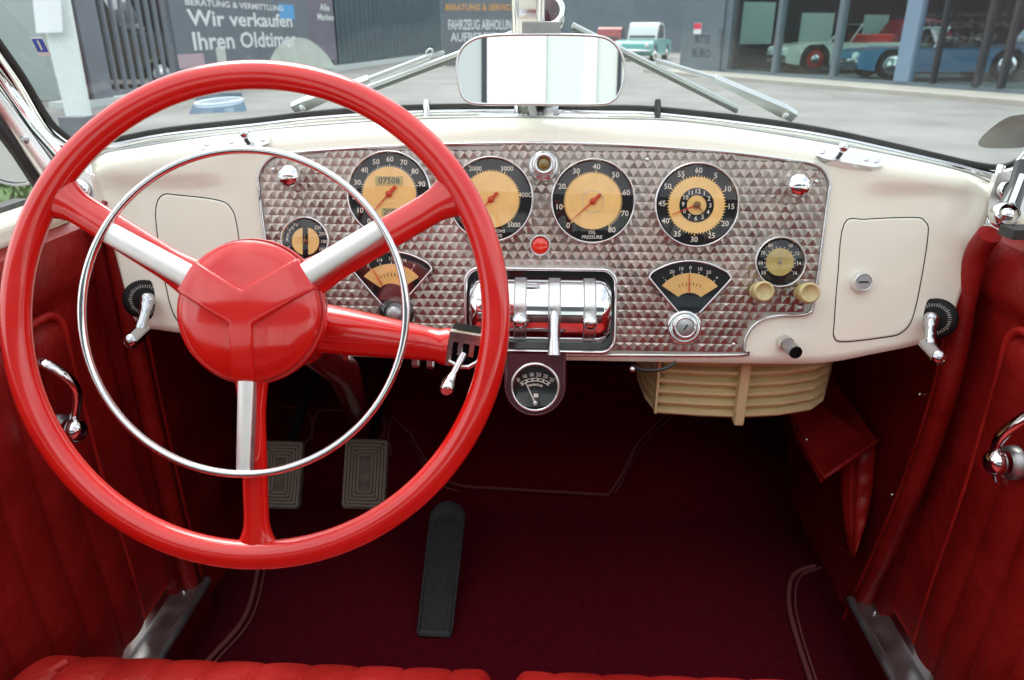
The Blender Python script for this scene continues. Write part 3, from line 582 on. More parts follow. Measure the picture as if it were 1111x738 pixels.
# stickers on the glass
n = PN[-1]; n = -n if n.y > 0 else n; q = on(44.5, 51, CB+n*.0015, n); uu = (on(60, 51, CB+n*.0015, n)-q).normalized(); vv = n.cross(uu); zz = (q-CAM).dot(CF)/FPX; mb = MB()
mb.prism(rrect(13*zz, 23*zz, 1.5*zz, 2), (q, uu, vv, n), 0, .0004, 'print_white'); mb.prism(rrect(10.5*zz, 16*zz, zz, 2), (q+vv*2*zz, uu, vv, n), .0004, .0008, 'sticker_blue'); mb.text('1', (q+vv*2*zz, uu, vv, n), 17*zz, 'print_white', .0012); mb.build('windscreen_sticker', car, 'small blue sticker with a white 1')
n = PN[1]; n = -n if n.y > 0 else n; q = on(1093, 144, CB+n*.0015, n); uu = (on(1110, 144, CB+n*.0015, n)-q).normalized(); vv = n.cross(uu); zz = (q-CAM).dot(CF)/FPX; mb = MB()
mb.prism([(a*zz, b*zz) for a, b in spl2([(-24, -14), (-20, 2), (-10, 18), (0, 24), (26, 25), (30, 0), (26, -18), (8, -22), (-16, -21)], 4, True)], (q, uu, vv, n), 0, .0006, 'sticker_grey'); mb.text('GEPRÜFT', (q+vv*14*zz+uu*6*zz, uu, vv, n), 7*zz, 'dial_grey', .001); mb.build('windscreen_sticker', car, 'grey rounded sticker in the lower right corner of the glass')
# ---------------- doors
def door(sd):
    x0 = .622*sd; y0, y1, z0, z1, zb, yb = -.25, 1.0, .42, 1.045, .955, .905; mb = MB(); ny, nz = 320, 46; rows = []
    for j in range(nz+1):
        z = z0+(z1-z0)*j/nz; row = []
        for i in range(ny+1):
            y = y0+(y1-y0)*i/ny; bulge = .012*sm01((z-.45)/.3)
            up = .018*sm01((z-zb)/.02)*sqrt(max(0, 1-((z-1.0)/.05)**2)) if z > zb else 0
            pl_ = 0
            if z < zb-.004 and y < yb: 
                ph = ((yb-y)/.062) % 1; pl_ = .016*(sin(pi*ph)**.26)*sm01((zb-z)/.03)
            elif z < zb and y >= yb: pl_ = .006
            row.append(V((x0+sd*(bulge-up-pl_), y, z)))
        rows.append(row)
    mb.grid(rows, 'leather')
    rows2 = [rows[-1], [V((x0+sd*.02, q.y, z1+.008)) for q in rows[-1]]]; mb.grid(rows2, 'leather')
    d = mb.build('door', car, 'pleated red leather door on the %s' % ('driver side' if sd < 0 else 'passenger side'))
    mb = MB(); bx = x0+sd*(.012-.008); pth = [V((bx, y0, zb))]+[V((bx, y, zb)) for y in [y0+(yb-.03-y0)*i/10 for i in range(1, 11)]]+[V((bx, yb-.03+.03*sin(radians(a)), zb-.03+.03*cos(radians(a)))) for a in range(15, 91, 15)]+[V((x0+sd*(.012*sm01((z-.45)/.3)-.006), yb, z)) for z in [zb-.03-(zb-.03-z0)*i/12 for i in range(1, 13)]]
    mb.tube(pth, .006, 'leather_bright', 10); mb.build('piping', d)
    mb = MB(); mb.box((x0+sd*.045, (y0+y1)/2, 1.066), (.055, y1-y0, .028), 'cream'); mb.build('door_top', d, bevel=.008, bseg=3)
    mb = MB(); mb.box((x0+sd*.085, (y0+y1)/2, 1.072), (.022, y1-y0, .026), 'rubber'); mb.build('window_seal', d, bevel=.003)
    mb = MB(); mb.box((x0+sd*.105, (y0+y1)/2, .70), (.03, y1-y0, .72), 'cream'); mb.build('outer_skin', d, bevel=.01)
    mb = MB(); mb.box((x0+sd*-.0, (y0+y1)/2, z0-.004), (.012, y1-y0, .012), 'leather_bright'); mb.build('lower_edge', d, bevel=.003)
    # pull handle and knob
    if sd < 0: a, b, c, k = (52, 396), (83, 425), (72, 482), (66, 467)
    else: a, b, c, k = (1124, 447), (1083, 478), (1082, 518), (1098, 502)
    xi = x0-sd*.012; A, B, C_, K = onX(*a, xi), onX(*b, xi-sd*.022), onX(*c, xi), onX(*k, xi)
    mb = MB(); pts = spline([A+V((sd*.02, 0, 0)), A, B, C_, C_+V((sd*.02, 0, 0))], 8); mb.tube(pts, [.0095-.003*abs(i/(len(pts)-1)-.35) for i in range(len(pts))], 'chrome', 14, flat=.7); h = mb.build('pull_handle', d)
    nn = V((-sd, 0, 0)); mb = MB(); mb.lathe((K, V((0, 1, 0)), V((0, 0, 1)), nn), [(.022, -.004), (.021, .004), (.014, .007)], 'dull_metal', 28); mb.ball(K+nn*.020, .017, 'chrome', (V((0, 1, 0)), V((0, 0, 1)), nn), .8); mb.build('door_knob', d)
for sd in (-1, 1): door(sd)
# weather welts at the front door posts
mb = MB()
for sd, L in ((-1, [(108, 216), (120, 240), (132, 300), (152, 400), (176, 510), (209, 645)]), (1, [(1074, 254), (1060, 275), (1048, 320), (1028, 420), (985, 545), (924, 682)])):
    mb = MB(); pts = spline([onX(a, b, .592*sd) for a, b in L], 8); mb.tube(pts, .0145, 'leather', 14, flat=1.0); w = mb.build('door_welt', car, 'red leather welt at the front edge of the %s door' % ('left' if sd < 0 else 'right'))
    mb = MB(); L2 = [(a-sd*16, b+6) for a, b in L[2:]]; mb.tube(spline([onX(a, b, .588*sd) for a, b in L2], 6), .0035, 'leather_bright', 8); mb.build('piping', w)
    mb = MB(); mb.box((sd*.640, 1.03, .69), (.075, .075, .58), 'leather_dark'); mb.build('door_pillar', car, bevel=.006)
# kick panels with snap buttons
for sd, sn in ((-1, [(158, 396), (178, 505), (217, 640)]), (1, [(998, 428), (968, 537), (925, 652)])):
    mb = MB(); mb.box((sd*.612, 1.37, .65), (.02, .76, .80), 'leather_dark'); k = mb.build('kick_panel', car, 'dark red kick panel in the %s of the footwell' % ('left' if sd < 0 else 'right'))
    for q in sn[:3]:
        c = onX(*q, sd*.600); mb = MB(); mb.ball(c, .0042, 'chrome', None, 1, 14, 10); mb.build('snap_button', k)
# floor, toe board, gearbox cover, carpet edge pipings
FZ = .30; mb = MB(); prf = [(0, FZ), (.6, FZ), (1.2, FZ)]+[(1.357+.152*sin(radians(a)), FZ+.152*(1-cos(radians(a)))) for a in range(0, 46, 5)]+[(1.72, FZ+.30)]; mb.grid([[V((x, y, z)) for x in (-.62, -.3, 0, .3, .62)] for y, z in prf], 'carpet'); floor = mb.build('carpet_floor', car, 'burgundy carpet on the floor and toe board'); md = floor.modifiers.new('s', 'SOLIDIFY'); md.thickness = .002; md.offset = 0
TB = V((0, 1.42, FZ)); TN = V((0, -1, 1)).normalized()
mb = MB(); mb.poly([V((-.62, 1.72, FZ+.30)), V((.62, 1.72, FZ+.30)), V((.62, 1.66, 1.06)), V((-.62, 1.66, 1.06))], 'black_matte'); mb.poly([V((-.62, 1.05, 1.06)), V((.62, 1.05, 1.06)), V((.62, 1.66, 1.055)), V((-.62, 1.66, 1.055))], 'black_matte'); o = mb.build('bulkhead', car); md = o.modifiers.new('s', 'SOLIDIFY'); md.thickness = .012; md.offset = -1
def tbp(px, py, off=.002): return on(px, py, TB+TN*off, TN)
gp = [(424, 452), (445, 470), (462, 500), (485, 523), (505, 528), (660, 537), (672, 520), (690, 484), (712, 459), (735, 440), (735, 395), (424, 395)]
mb = MB(); a = [tbp(*q, .022) for q in gp]; b = [tbp(*q, -.005) for q in gp]; k = len(a); mb.poly(a, 'carpet'); mb.add(a+b, [(i, (i+1) % k, k+(i+1) % k, k+i) for i in range(k)], 'carpet', False); gb = mb.build('gearbox_cover', car, 'burgundy carpet gearbox cover with piped edge')
mb = MB(); e = [tbp(*q, .024) for q in gp[:10]]; mb.tube(e, .0036, 'carpet_edge', 8); mb.tube([tbp(a_, b_+7, .004) for a_, b_ in gp[1:10]], .003, 'carpet_edge', 8); mb.build('piping', gb)
for L in ([(288, 442), (320, 442), (336, 450), (338, 470), (330, 482)], [(338, 478), (342, 452), (350, 445), (385, 447), (412, 452), (418, 462), (414, 476)], [(425, 494), (421, 470), (424, 457)]):
    mb = MB(); mb.tube(spline([tbp(*q, .004) for q in L], 5), .0032, 'carpet_edge', 8); mb.build('carpet_piping', floor)
for L in ([(281, 600), (278, 628), (264, 672), (228, 714), (200, 745)], [(884, 614), (866, 620), (858, 630), (856, 655), (864, 690), (880, 740)]):
    mb = MB(); mb.tube(spline([onZ(*q, FZ+.006) for q in L], 6), .0046, 'carpet_edge', 8); mb.tube(spline([onZ(q[0]+7, q[1]+2, FZ+.005) for q in L], 6), .0022, 'carpet_edge', 8); mb.build('carpet_piping', floor)
# door sills
for sd in (-1, 1):
    mb = MB(); mb.box((sd*.605, .55, .345), (.055, 1.0, .09), 'dark_red_enamel'); mb.build('sill', car)
    mb = MB(); c = (.59*sd, .64, .395); mb.box((c[0], c[1], c[2]-.004), (.052, .76, .006), 'dull_metal'); mb.tube([V((c[0]-sd*.026, .26, c[2]+.002)), V((c[0]-sd*.026, 1.025, c[2]+.002))], .0075, 'dull_metal', 12)
    for yy in (.62, .80, .995): mb.ball((c[0]+sd*.004, yy, c[2]), .004, 'satin_chrome')
    mb.build('sill_plate', car, 'worn bare metal sill plate below the %s door' % ('left' if sd < 0 else 'right'))
# pedals
def pedal(px, py, w, h, d):
    s = d/FPX; pn = (V((0, -.85, .55))).normalized(); pu = V((1, 0, 0)); pv_ = pn.cross(pu); c = P(px, py, d); mb = MB()
    w *= s; h *= s*1.06; mb.prism(rrect(w, h, .008, 4), (c, pu, pv_, pn), -.014, .001, 'pedal_rubber')
    for k in range(5):
        a, b = w*(.46-.075*k), h*(.46-.075*k*w/h); rr = rrect(a*2, b*2, .004, 2); mb.tube([c+pu*x+pv_*y+pn*.0025 for x, y in rr], .0026, 'dull_rubber', 6, True)
    p = mb.build('pedal', car, 'worn rectangular rubber pedal', bevel=.001); mb = MB(); mb.tube([c-pn*.012, c-pn*.03+V((0, .06, .05)), c+V((0, .30, .10))], .010, 'black_gloss', 12); mb.build('pedal_arm', p)
pedal(304, 515, 46, 68, 1.36); pedal(396, 514, 47, 70, 1.36)
b0 = P(471, 690, 1.315); b1 = P(487, 547, 1.45); pv_ = (b1-b0).normalized(); pu = (V((1, 0, 0))-pv_*pv_.x).normalized(); pn = pu.cross(pv_); pn = -pn if pn.y > 0 else pn; L = (b1-b0).length; mb = MB(); w = .0325
out = [(-w*.92, .006), (-w*.85, 0), (w*.85, 0), (w*.92, .006), (w, L-.03)]+[(w*cos(radians(a)), L-.03+.034*sin(radians(a))) for a in range(10, 171, 10)]+[(-w, L-.03)]
mb.prism(out, (b0, pu, pv_, pn), -.012, 0, 'rubber'); mb.tube([b0+pu*x+pv_*y for x, y in out], .003, 'rubber', 8, True)
for k in range(-4, 5): mb.tube([b0+pu*k*.0062+pv_*.010, b0+pu*k*.0062+pv_*(L-.035+.012*(1-abs(k)/5))], .0021, 'rubber', 6)
mb.build('accelerator_pedal', car, 'long ribbed black rubber accelerator pedal')
# heater under the dash
zt = P(760, 385, 1.05).z; zb_ = P(760, 456, 1.045).z
plan = [P(688, 425, 1.26), P(690, 425, 1.18), P(700, 425, 1.105), P(713, 425, 1.055), P(760, 425, 1.045), P(806, 425, 1.04), P(850, 425, 1.047), P(884, 425, 1.065), P(895, 425, 1.095), P(898, 425, 1.22)]
cen = P(800, 425, 1.20); mb = MB(); nsl = 6; rows = []
zt += .02
for i in range(nsl+1):
    z = zt+(zb_-zt)*i/(nsl+.35)
    for k, (dz, ins) in enumerate(((0, .011), (-.002, .001), (-.006, 0), (-.010, .004))): rows.append([V((q.x, q.y, 0)).lerp(V((cen.x, cen.y, 0)), ins/.15)+V((0, 0, z+dz)) for q in plan])
rows.append([V((q.x, q.y, zb_)).lerp(V((cen.x, cen.y, zb_)), .04) for q in plan]); rows.append([V((cen.x, cen.y, zb_))]*len(plan))
mb.grid(rows, 'beige_paint', False); heater = mb.build('heater', car, 'beige louvred heater box under the dash', bevel=0)
mb = MB(); hp = P(806, 425, 1.032); mb.box((hp.x, hp.y+.006, (zt+zb_)/2-.004), (.014, .02, zt-zb_+.012), 'beige_paint'); mb.build('centre_rib', heater, bevel=.003)
hp = P(713, 425, 1.05); mb = MB(); mb.box((hp.x, hp.y+.006, (zt+zb_)/2), (.004, .016, zt-zb_), 'beige_paint'); mb.build('edge_strip', heater, bevel=.001)
mb = MB(); mb.tube(spline([P(686, 396, 1.0), P(694, 401, .985), P(708, 402, .975), P(722, 400, .97), P(733, 393, .975)], 6), .0024, 'rubber', 8); mb.ball(P(686, 401, .985), .0045, 'satin_chrome'); mb.build('heater_wire', heater)
# map pouch on the right kick panel
def slab(pts, th, m, name, par=None, label=None, bev=.003):
    mb = MB(); n = (pts[1]-pts[0]).cross(pts[2]-pts[0]).normalized(); n = -n if n.dot(CAM-pts[0]) < 0 else n
    k = len(pts); b = [p-n*th for p in pts]; mb.poly(pts, m); mb.poly(b[::-1], m); mb.add(pts+b, [(i, (i+1) % k, k+(i+1) % k, k+i) for i in range(k)], m, False); return mb.build(name, par, label, bevel=bev)
pa, pb_, pc, pd = P(846, 400, 1.40), P(905, 412, 1.42), P(952, 478, 1.235), P(893, 519, 1.20); pe = P(866, 470, 1.30)
mb = MB(); rows = []
for k in range(25):
    t = k/24; y_ = 482+122*t; l_, r_ = interp([(482, 911), (540, 913), (575, 917), (604, 922)], y_), interp([(482, 951), (530, 947), (570, 939), (604, 928)], y_); row = []
    for q in range(25):
        u_ = q/24; fold = abs(u_-.42); bul = .030*sin(pi*u_)**.6*(1-.45*t)-.020*math.exp(-(fold/.05)**2)+.003*sin(t*31+u_*4)*(u_ > .45)
        row.append(P(l_+(r_-l_)*u_, y_, 1.300-bul*.6-.035*u_))
    rows.append(row)
rows.append([q-CF*-.06 for q in rows[-1]]); mb.grid(rows, 'leather_bright')
pou = mb.build('map_pouch', car, 'red leather map pouch with a folded flap'); slab([pa, pb_, pc, pd, pe], .010, 'leather', 'flap', pou, None, .004)
mb = MB(); mb.tube([pe, pe.lerp(pd, .7), pd+(pc-pd)*.02, pd.lerp(pc, .5), pc], .0042, 'leather', 8); mb.build('piping', pou); mb = MB(); mb.ball(P(875, 477, 1.275), .004, 'satin_chrome'); mb.build('snap_button', pou)
# ---------------- front seat cushions and backs
for x0, x1 in ((-.585, -.020), (-.010, .585)):
    prof = [(.02, .60), (.25, .618), (.45, .628), (.56, .630), (.622, .624), (.655, .605), (.670, .578), (.672, .54), (.665, .36)]
    prof = spl2(prof, 4); mb = MB(); nx = 170; rows = []
    for (y, z) in prof:
        row = []
        for i in range(nx+1):
            x = x0+(x1-x0)*i/nx; ph = ((x-x0)/.0565) % 1; h = .0065*(sin(pi*ph)**.3); ed = min(x-x0, x1-x); e = sqrt(max(0, 1-(1-min(1, ed/.024))**2)); fz = sm01((.66-y)/.06)
            row.append(V((x, y-.035*(1-e)*sm01((y-.4)/.2)+h*.6*(1-fz), z-.035*(1-e)+h*(.3+.7*fz)-.010)))
        rows.append(row)
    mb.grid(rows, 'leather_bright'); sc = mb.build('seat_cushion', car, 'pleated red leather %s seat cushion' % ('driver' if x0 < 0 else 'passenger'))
    mb = MB(); xs = x0 if x0 < -.1 else x1; sg = 1 if x0 < -.1 else -1
    mb.tube([V((xs+sg*a, y, z)) for a, y, z in ((.0, .30, .600), (.002, .45, .604), (.010, .55, .607), (.03, .60, .613), (.06, .63, .618))], .006, 'leather_bright', 10); mb.build('piping', sc)
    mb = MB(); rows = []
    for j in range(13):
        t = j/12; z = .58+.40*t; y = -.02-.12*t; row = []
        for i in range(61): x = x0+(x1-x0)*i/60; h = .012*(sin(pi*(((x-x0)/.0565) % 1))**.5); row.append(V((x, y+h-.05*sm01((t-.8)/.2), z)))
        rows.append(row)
    rows.append([q+V((0, -.12, -.02)) for q in rows[-1]]); rows.append([q+V((0, -.02, -.42)) for q in rows[-1]]); mb.grid(rows, 'leather_shaded'); mb.build('seat_back', car)  # seat backs coloured nearly black, painted shade for the chrome to reflect
# vent window frames, pillars, side plates
for sd in (-1, 1):
    mx = (lambda a: a) if sd < 0 else (lambda a: 1180-a)
    mb = MB(); mb.tube([P(mx(a), b, d) for a, b, d in ((-60, 2, .86), (0, 88, .93), (35, 138, .96), (72, 178, .985))], [.012, .012, .011, .009], 'chrome', 14, flat=1); mb.build('windscreen_pillar', car)
    mb = MB(); mb.tube([P(mx(a), b, d) for a, b, d in ((-60, 42, .83), (0, 116, .90), (25, 150, .925), (58, 195, .955))], [.0115]*4, 'brushed_white_metal', 14); mb.ball(P(mx(27), 152, .90), .005, 'dull_metal'); mb.tube([P(mx(a), b, d) for a, b, d in ((-60, 62, .83), (0, 140, .90), (20, 167, .925), (45, 206, .955))], .0075, 'rubber', 10); mb.tube([P(mx(a), b, d) for a, b, d in ((-60, 20, .845), (0, 103, .915), (30, 143, .945), (64, 188, .97))], .004, 'rubber', 8); vf = mb.build('vent_window_frame', car, 'grey metal vent window frame on the %s' % ('left' if sd < 0 else 'right'))
    mb = MB(); g0 = [P(mx(-60), 62, .85), P(mx(45), 206, .97), P(mx(30), 232, .97), P(mx(-60), 240, .87)]; mb.poly(g0, 'windscreen_glass'); mb.build('vent_glass', vf)
    cs = P(mx(88), 206, .972); mb = MB(); mb.prism([(-.022*1, .026), (.012, .022), (.020, -.012), (.017, -.026), (-.020, -.022)] if sd < 0 else [(.022, .026), (-.012, .022), (-.022, -.012), (-.022, -.034), (.030, -.034)], (cs, DU, DV, DN), -.012, .0, 'brushed_white_metal'); hp_ = mb.build('hinge_plate', car, bevel=.002)
    mb = MB(); mb.lathe((P(mx(86), 207, .968), DU, DV, DN), [(.014, -.002), (.014, .004), (.010, .007), (.008, .006), (1e-5, .009)], 'chrome', 24); mb.build('hinge_screw', hp_)
    mb = MB(); mb.tube([P(mx(a), b, .985) for a, b in ((110, 243), (103, 210), (98, 192), (94, 180))], .0052, 'chrome', 12); mb.build('dash_end_trim', car)
mb = MB(); mb.tube([P(1112, 178, .94), P(1103, 205, .935), P(1093, 228, .93)], [.012, .010, .013], 'black_gloss', 14); mb.ball(P(1092, 233, .915), .009, 'chrome'); mb.lathe((P(1092, 233, .918), CR, CU, -CF), [(.016, -.01), (.016, .003), (.013, .005)], 'chrome', 24); mb.tube([P(1109, 190, .925), P(1096, 224, .918)], .0035, 'chrome', 10); mb.build('vent_window_hinge', car)
mb = MB(); mb.box(P(1114, 252, .90), (.05, .03, .012), 'rubber'); mb.build('hinge_rubber', car)
# wing mirror beside the left vent window
mc = P(4, 165, 1.35); mb = MB(); wm = ((CAM-mc).normalized()+V((-.5, 0, -.4))).normalized(); wu = V((0, 0, 1)).cross(wm).normalized(); wv = wm.cross(wu); mb.lathe((mc, wu, wv, wm), [(.01, -.05), (.05, -.035), (.068, -.008), (.070, .002), (.066, .004), (.064, .002)], 'chrome', 36); wg = mb.build('wing_mirror', car); 
mb = MB(); mb.lathe((mc, wu, wv, wm), [(.064, .0), (1e-5, .0)], 'mirror', 36); mb.build('mirror_glass', wg); mb = MB(); mb.tube([mc-wm*.04, mc-wm*.03+V((.03, .02, -.12)), V((-.72, mc.y+.1, 1.0))], .008, 'chrome', 10); mb.build('mirror_arm', wg)
# outer body: bonnet, wings, tail, road wheels
mb = MB(); rows = []
for i in range(25):
    t = i/24; y = 1.19+1.75*t; w = .62-.30*t; zt_ = 1.10-.10*t; rows.append([V((w*q, y, zt_-.10*abs(q)**3-(.45 if y > 1.75 else .06)*max(0, abs(q)-.85)/.15)) for q in [-1+.1*k for k in range(21)]])
rows.append([q+V((0, .05, -.25)) for q in rows[-1]]); mb.grid(rows, 'cream'); mb.build('bonnet', car)
for sd in (-1, 1):
    mb = MB(); rows = []
    for i in range(21):
        t = i/20; y = 1.78+1.5*t; a = .10+.42*sin(pi*min(1, t*1.02))**.6; rows.append([V((sd*(.86+.20*cos(b)*.9), y, .34+a*max(0, sin(b)))) for b in [pi*k/12 for k in range(13)]])
    mb.grid(rows, 'cream'); mb.build('front_wing', car)
    for yy in (2.4, -1.4):
        mb = MB(); mb.lathe((V((sd*.80, yy, .34)), V((0, 1, 0)), V((0, 0, 1)), V((sd, 0, 0))), [(.2, -.07), (.33, -.06), (.34, 0), (.33, .06), (.22, .07)], 'tyre', 36); w_ = mb.build('road_wheel', car); mb = MB(); mb.lathe((V((sd*.80, yy, .34)), V((0, 1, 0)), V((0, 0, 1)), V((sd, 0, 0))), [(.22, .06), (.18, .065), (1e-5, .08)], 'chrome', 30); mb.build('hubcap', w_)
mb = MB(); rows = []
for i in range(16):
    t = i/15; y = -.30-1.75*t; w = .72-.25*t*t; zt_ = 1.04-.42*t*t; rows.append([V((w, y, .30)), V((w, y, .7*zt_)), V((w*.93, y, zt_-.04)), V((w*.7, y, zt_)), V((0, y, zt_+.02)), V((-w*.7, y, zt_)), V((-w*.93, y, zt_-.04)), V((-w, y, .7*zt_)), V((-w, y, .30))])
mb.grid(rows, 'cream'); mb.poly(rows[-1], 'cream'); mb.build('tail_body', car)
mb = MB(); mb.grid([[V((x, y, z+.015*sin(x*9+y*4))) for x in [-.62+.062*k for k in range(21)]] for y, z in ((-.26, .96), (-.30, 1.06), (-.55, 1.10), (-.9, 1.09), (-1.15, 1.03), (-1.3, .90))], 'reflection_dark'); mb.build('dark_reflection_cover', car, 'unseen dark cover added behind the seats to darken reflections')  # cover added out of view so the dash metal reflects something dark
# ------------------------------------------------------------------ the world outside
mb = MB(); mb.poly([V((-300, -300, 0)), V((300, -300, 0)), V((300, 300, 0)), V((-300, 300, 0))], 'asphalt'); g_ = struct(mb.build('ground', loc=(0, 0, 0)))
def G(px, py): return onZ(px, py, 0)
# showroom on the right
A, B = G(790, 82), G(1100, 107); EX = (B-A).normalized(); EZ = V((0, 0, 1)); EN = V((-EX.y, EX.x, 0)); EN = EN if EN.dot(A-CAM) > 0 else -EN    # EN points into the building
def fx(px): # distance along the facade under a photo column
    q = on(px, 60, A, EN); return (q-A).dot(EX)
show = empty('showroom_building', A, 'dark grey glass fronted car showroom across the yard', 'building')
FR = (EX, EN, EZ); HB = 4.6
def fbox(name, x0, x1, y0, y1, z0, z1, m, par=show, label=None, bev=.0):
    mb = MB(); mb.box(A+EX*(x0+x1)/2+EN*(y0+y1)/2+EZ*(z0+z1)/2, (x1-x0, y1-y0, z1-z0), m, FR); return mb.build(name, par, label, bevel=bev)
xR = fx(1111)+4; xD0, xD1 = fx(738), fx(788); xW = fx(790)
fbox('roof', xD0-.2, xR+6, -.3, 1.2, HB, HB+.8, 'facade'); fbox('roof', xD0-.2, xR+6, 11, 14, HB, HB+.8, 'facade'); fbox('added_skylight', xD0-.2, xR+6, 1.2, 11, HB+.3, HB+.34, 'shop_glass')  # glazed roof opening added to let daylight onto the showroom cars
fbox('end_wall', xD0+.05, xD0+.2, .4, 14, 0, HB, 'facade_dark'); fbox('back_wall', xD0, xR+6, 13.8, 14, 0, HB, 'facade_dark'); fbox('floor_slab', xD0+.2, xR+6, .0, 13.8, 0, .12, 'facade_dark')
fbox('base_rail', xW, xR, -.06, .06, .0, .18, 'facade'); fbox('entrance_wall', xD0, xW, 0, .4, 0, HB, 'facade')
for a, b, t_, u_ in ((803, 838, 2, 48), (868, 903, 14, 46), (936, 962, 16, 40)):
    e0 = A+EX*(xD0+.22); q0, q1 = on(a, 30, e0, EX), on(b, 30, e0, EX); y0_, y1_ = (q0-e0).dot(EN), (q1-e0).dot(EN); z1_, z0_ = on(a, t_, e0, EX).z, on(a, u_, e0, EX).z
    fbox('back_window', xD0+.21, xD0+.25, y0_, y1_, max(.3, z0_), z1_, 'pale_green')
for p, w, m in ((797, .10, 'facade_dark'), (843, .16, 'facade'), (908, .16, 'facade'), (985, .42, 'facade_blue'), (1018, .05, 'facade_dark'), (1067, .10, 'facade_dark'), (1094, .08, 'facade_dark')):
    x = fx(p); fbox('column' if w > .3 else 'mullion', x-w/2, x+w/2, -.09, .09, .18, HB, m)
cs = [797, 843, 908, 985, 1018, 1067, 1094, None]
for a, b in zip(cs, cs[1:]):
    x0 = fx(a); x1 = fx(b) if b else xR
    mb = MB(); q = A+EX*x0; q1 = A+EX*x1; mb.poly([q+EZ*.18, q1+EZ*.18, q1+EZ*HB, q+EZ*HB], 'shop_glass' if a < 980 else 'shop_glass_bright'); mb.build('window', show)
dr = fbox('door', fx(743), fx(783), -.06, -.0, .05, 2.6, 'facade', bev=.01); q = A+EX*(fx(743)+fx(783))/2
mb = MB(); mb.text('BITTE', (q+EZ*1.05-EN*.06, EX, EZ, -EN), .34, 'print_dark', .005); mb.text('BÜRO', (q+EZ*.62-EN*.06, EX, EZ, -EN), .38, 'print_dark', .005); mb.build('lettering', dr)
q2 = on(757, 31, A-EN*.08, EN); mb = MB(); mb.box(q2, (.42, .01, .34), 'print_white', FR); mb.box(q2+EZ*.07-EN*.008, (.40, .006, .18), 'print_red', FR); mb.build('door_notice', dr)
mb = MB(); q2 = on(781, 41, A-EN*.1, EN); mb.box(q2, (.10, .05, .5), 'satin_chrome', FR); mb.build('handle', dr)
for p in (731, 738):
    q2 = on(p, 17, A-EN*.06, EN)
struct(mb.build('tmp')) if 0 else None
mb = MB(); x0, x1 = fx(742), xR; pts = [A+EX*x0-EN*1.6, A+EX*x1-EN*1.6, A+EX*x1-EN*.06, A+EX*x0-EN*.06]
mb.poly([p+EZ*.10 for p in pts], 'pavement'); mb.add([p for p in pts]+[p+EZ*.10 for p in pts], [(0, 1, 5, 4), (3, 0, 4, 7), (1, 2, 6, 5)], 'pavement', False); struct(mb.build('pavement'))
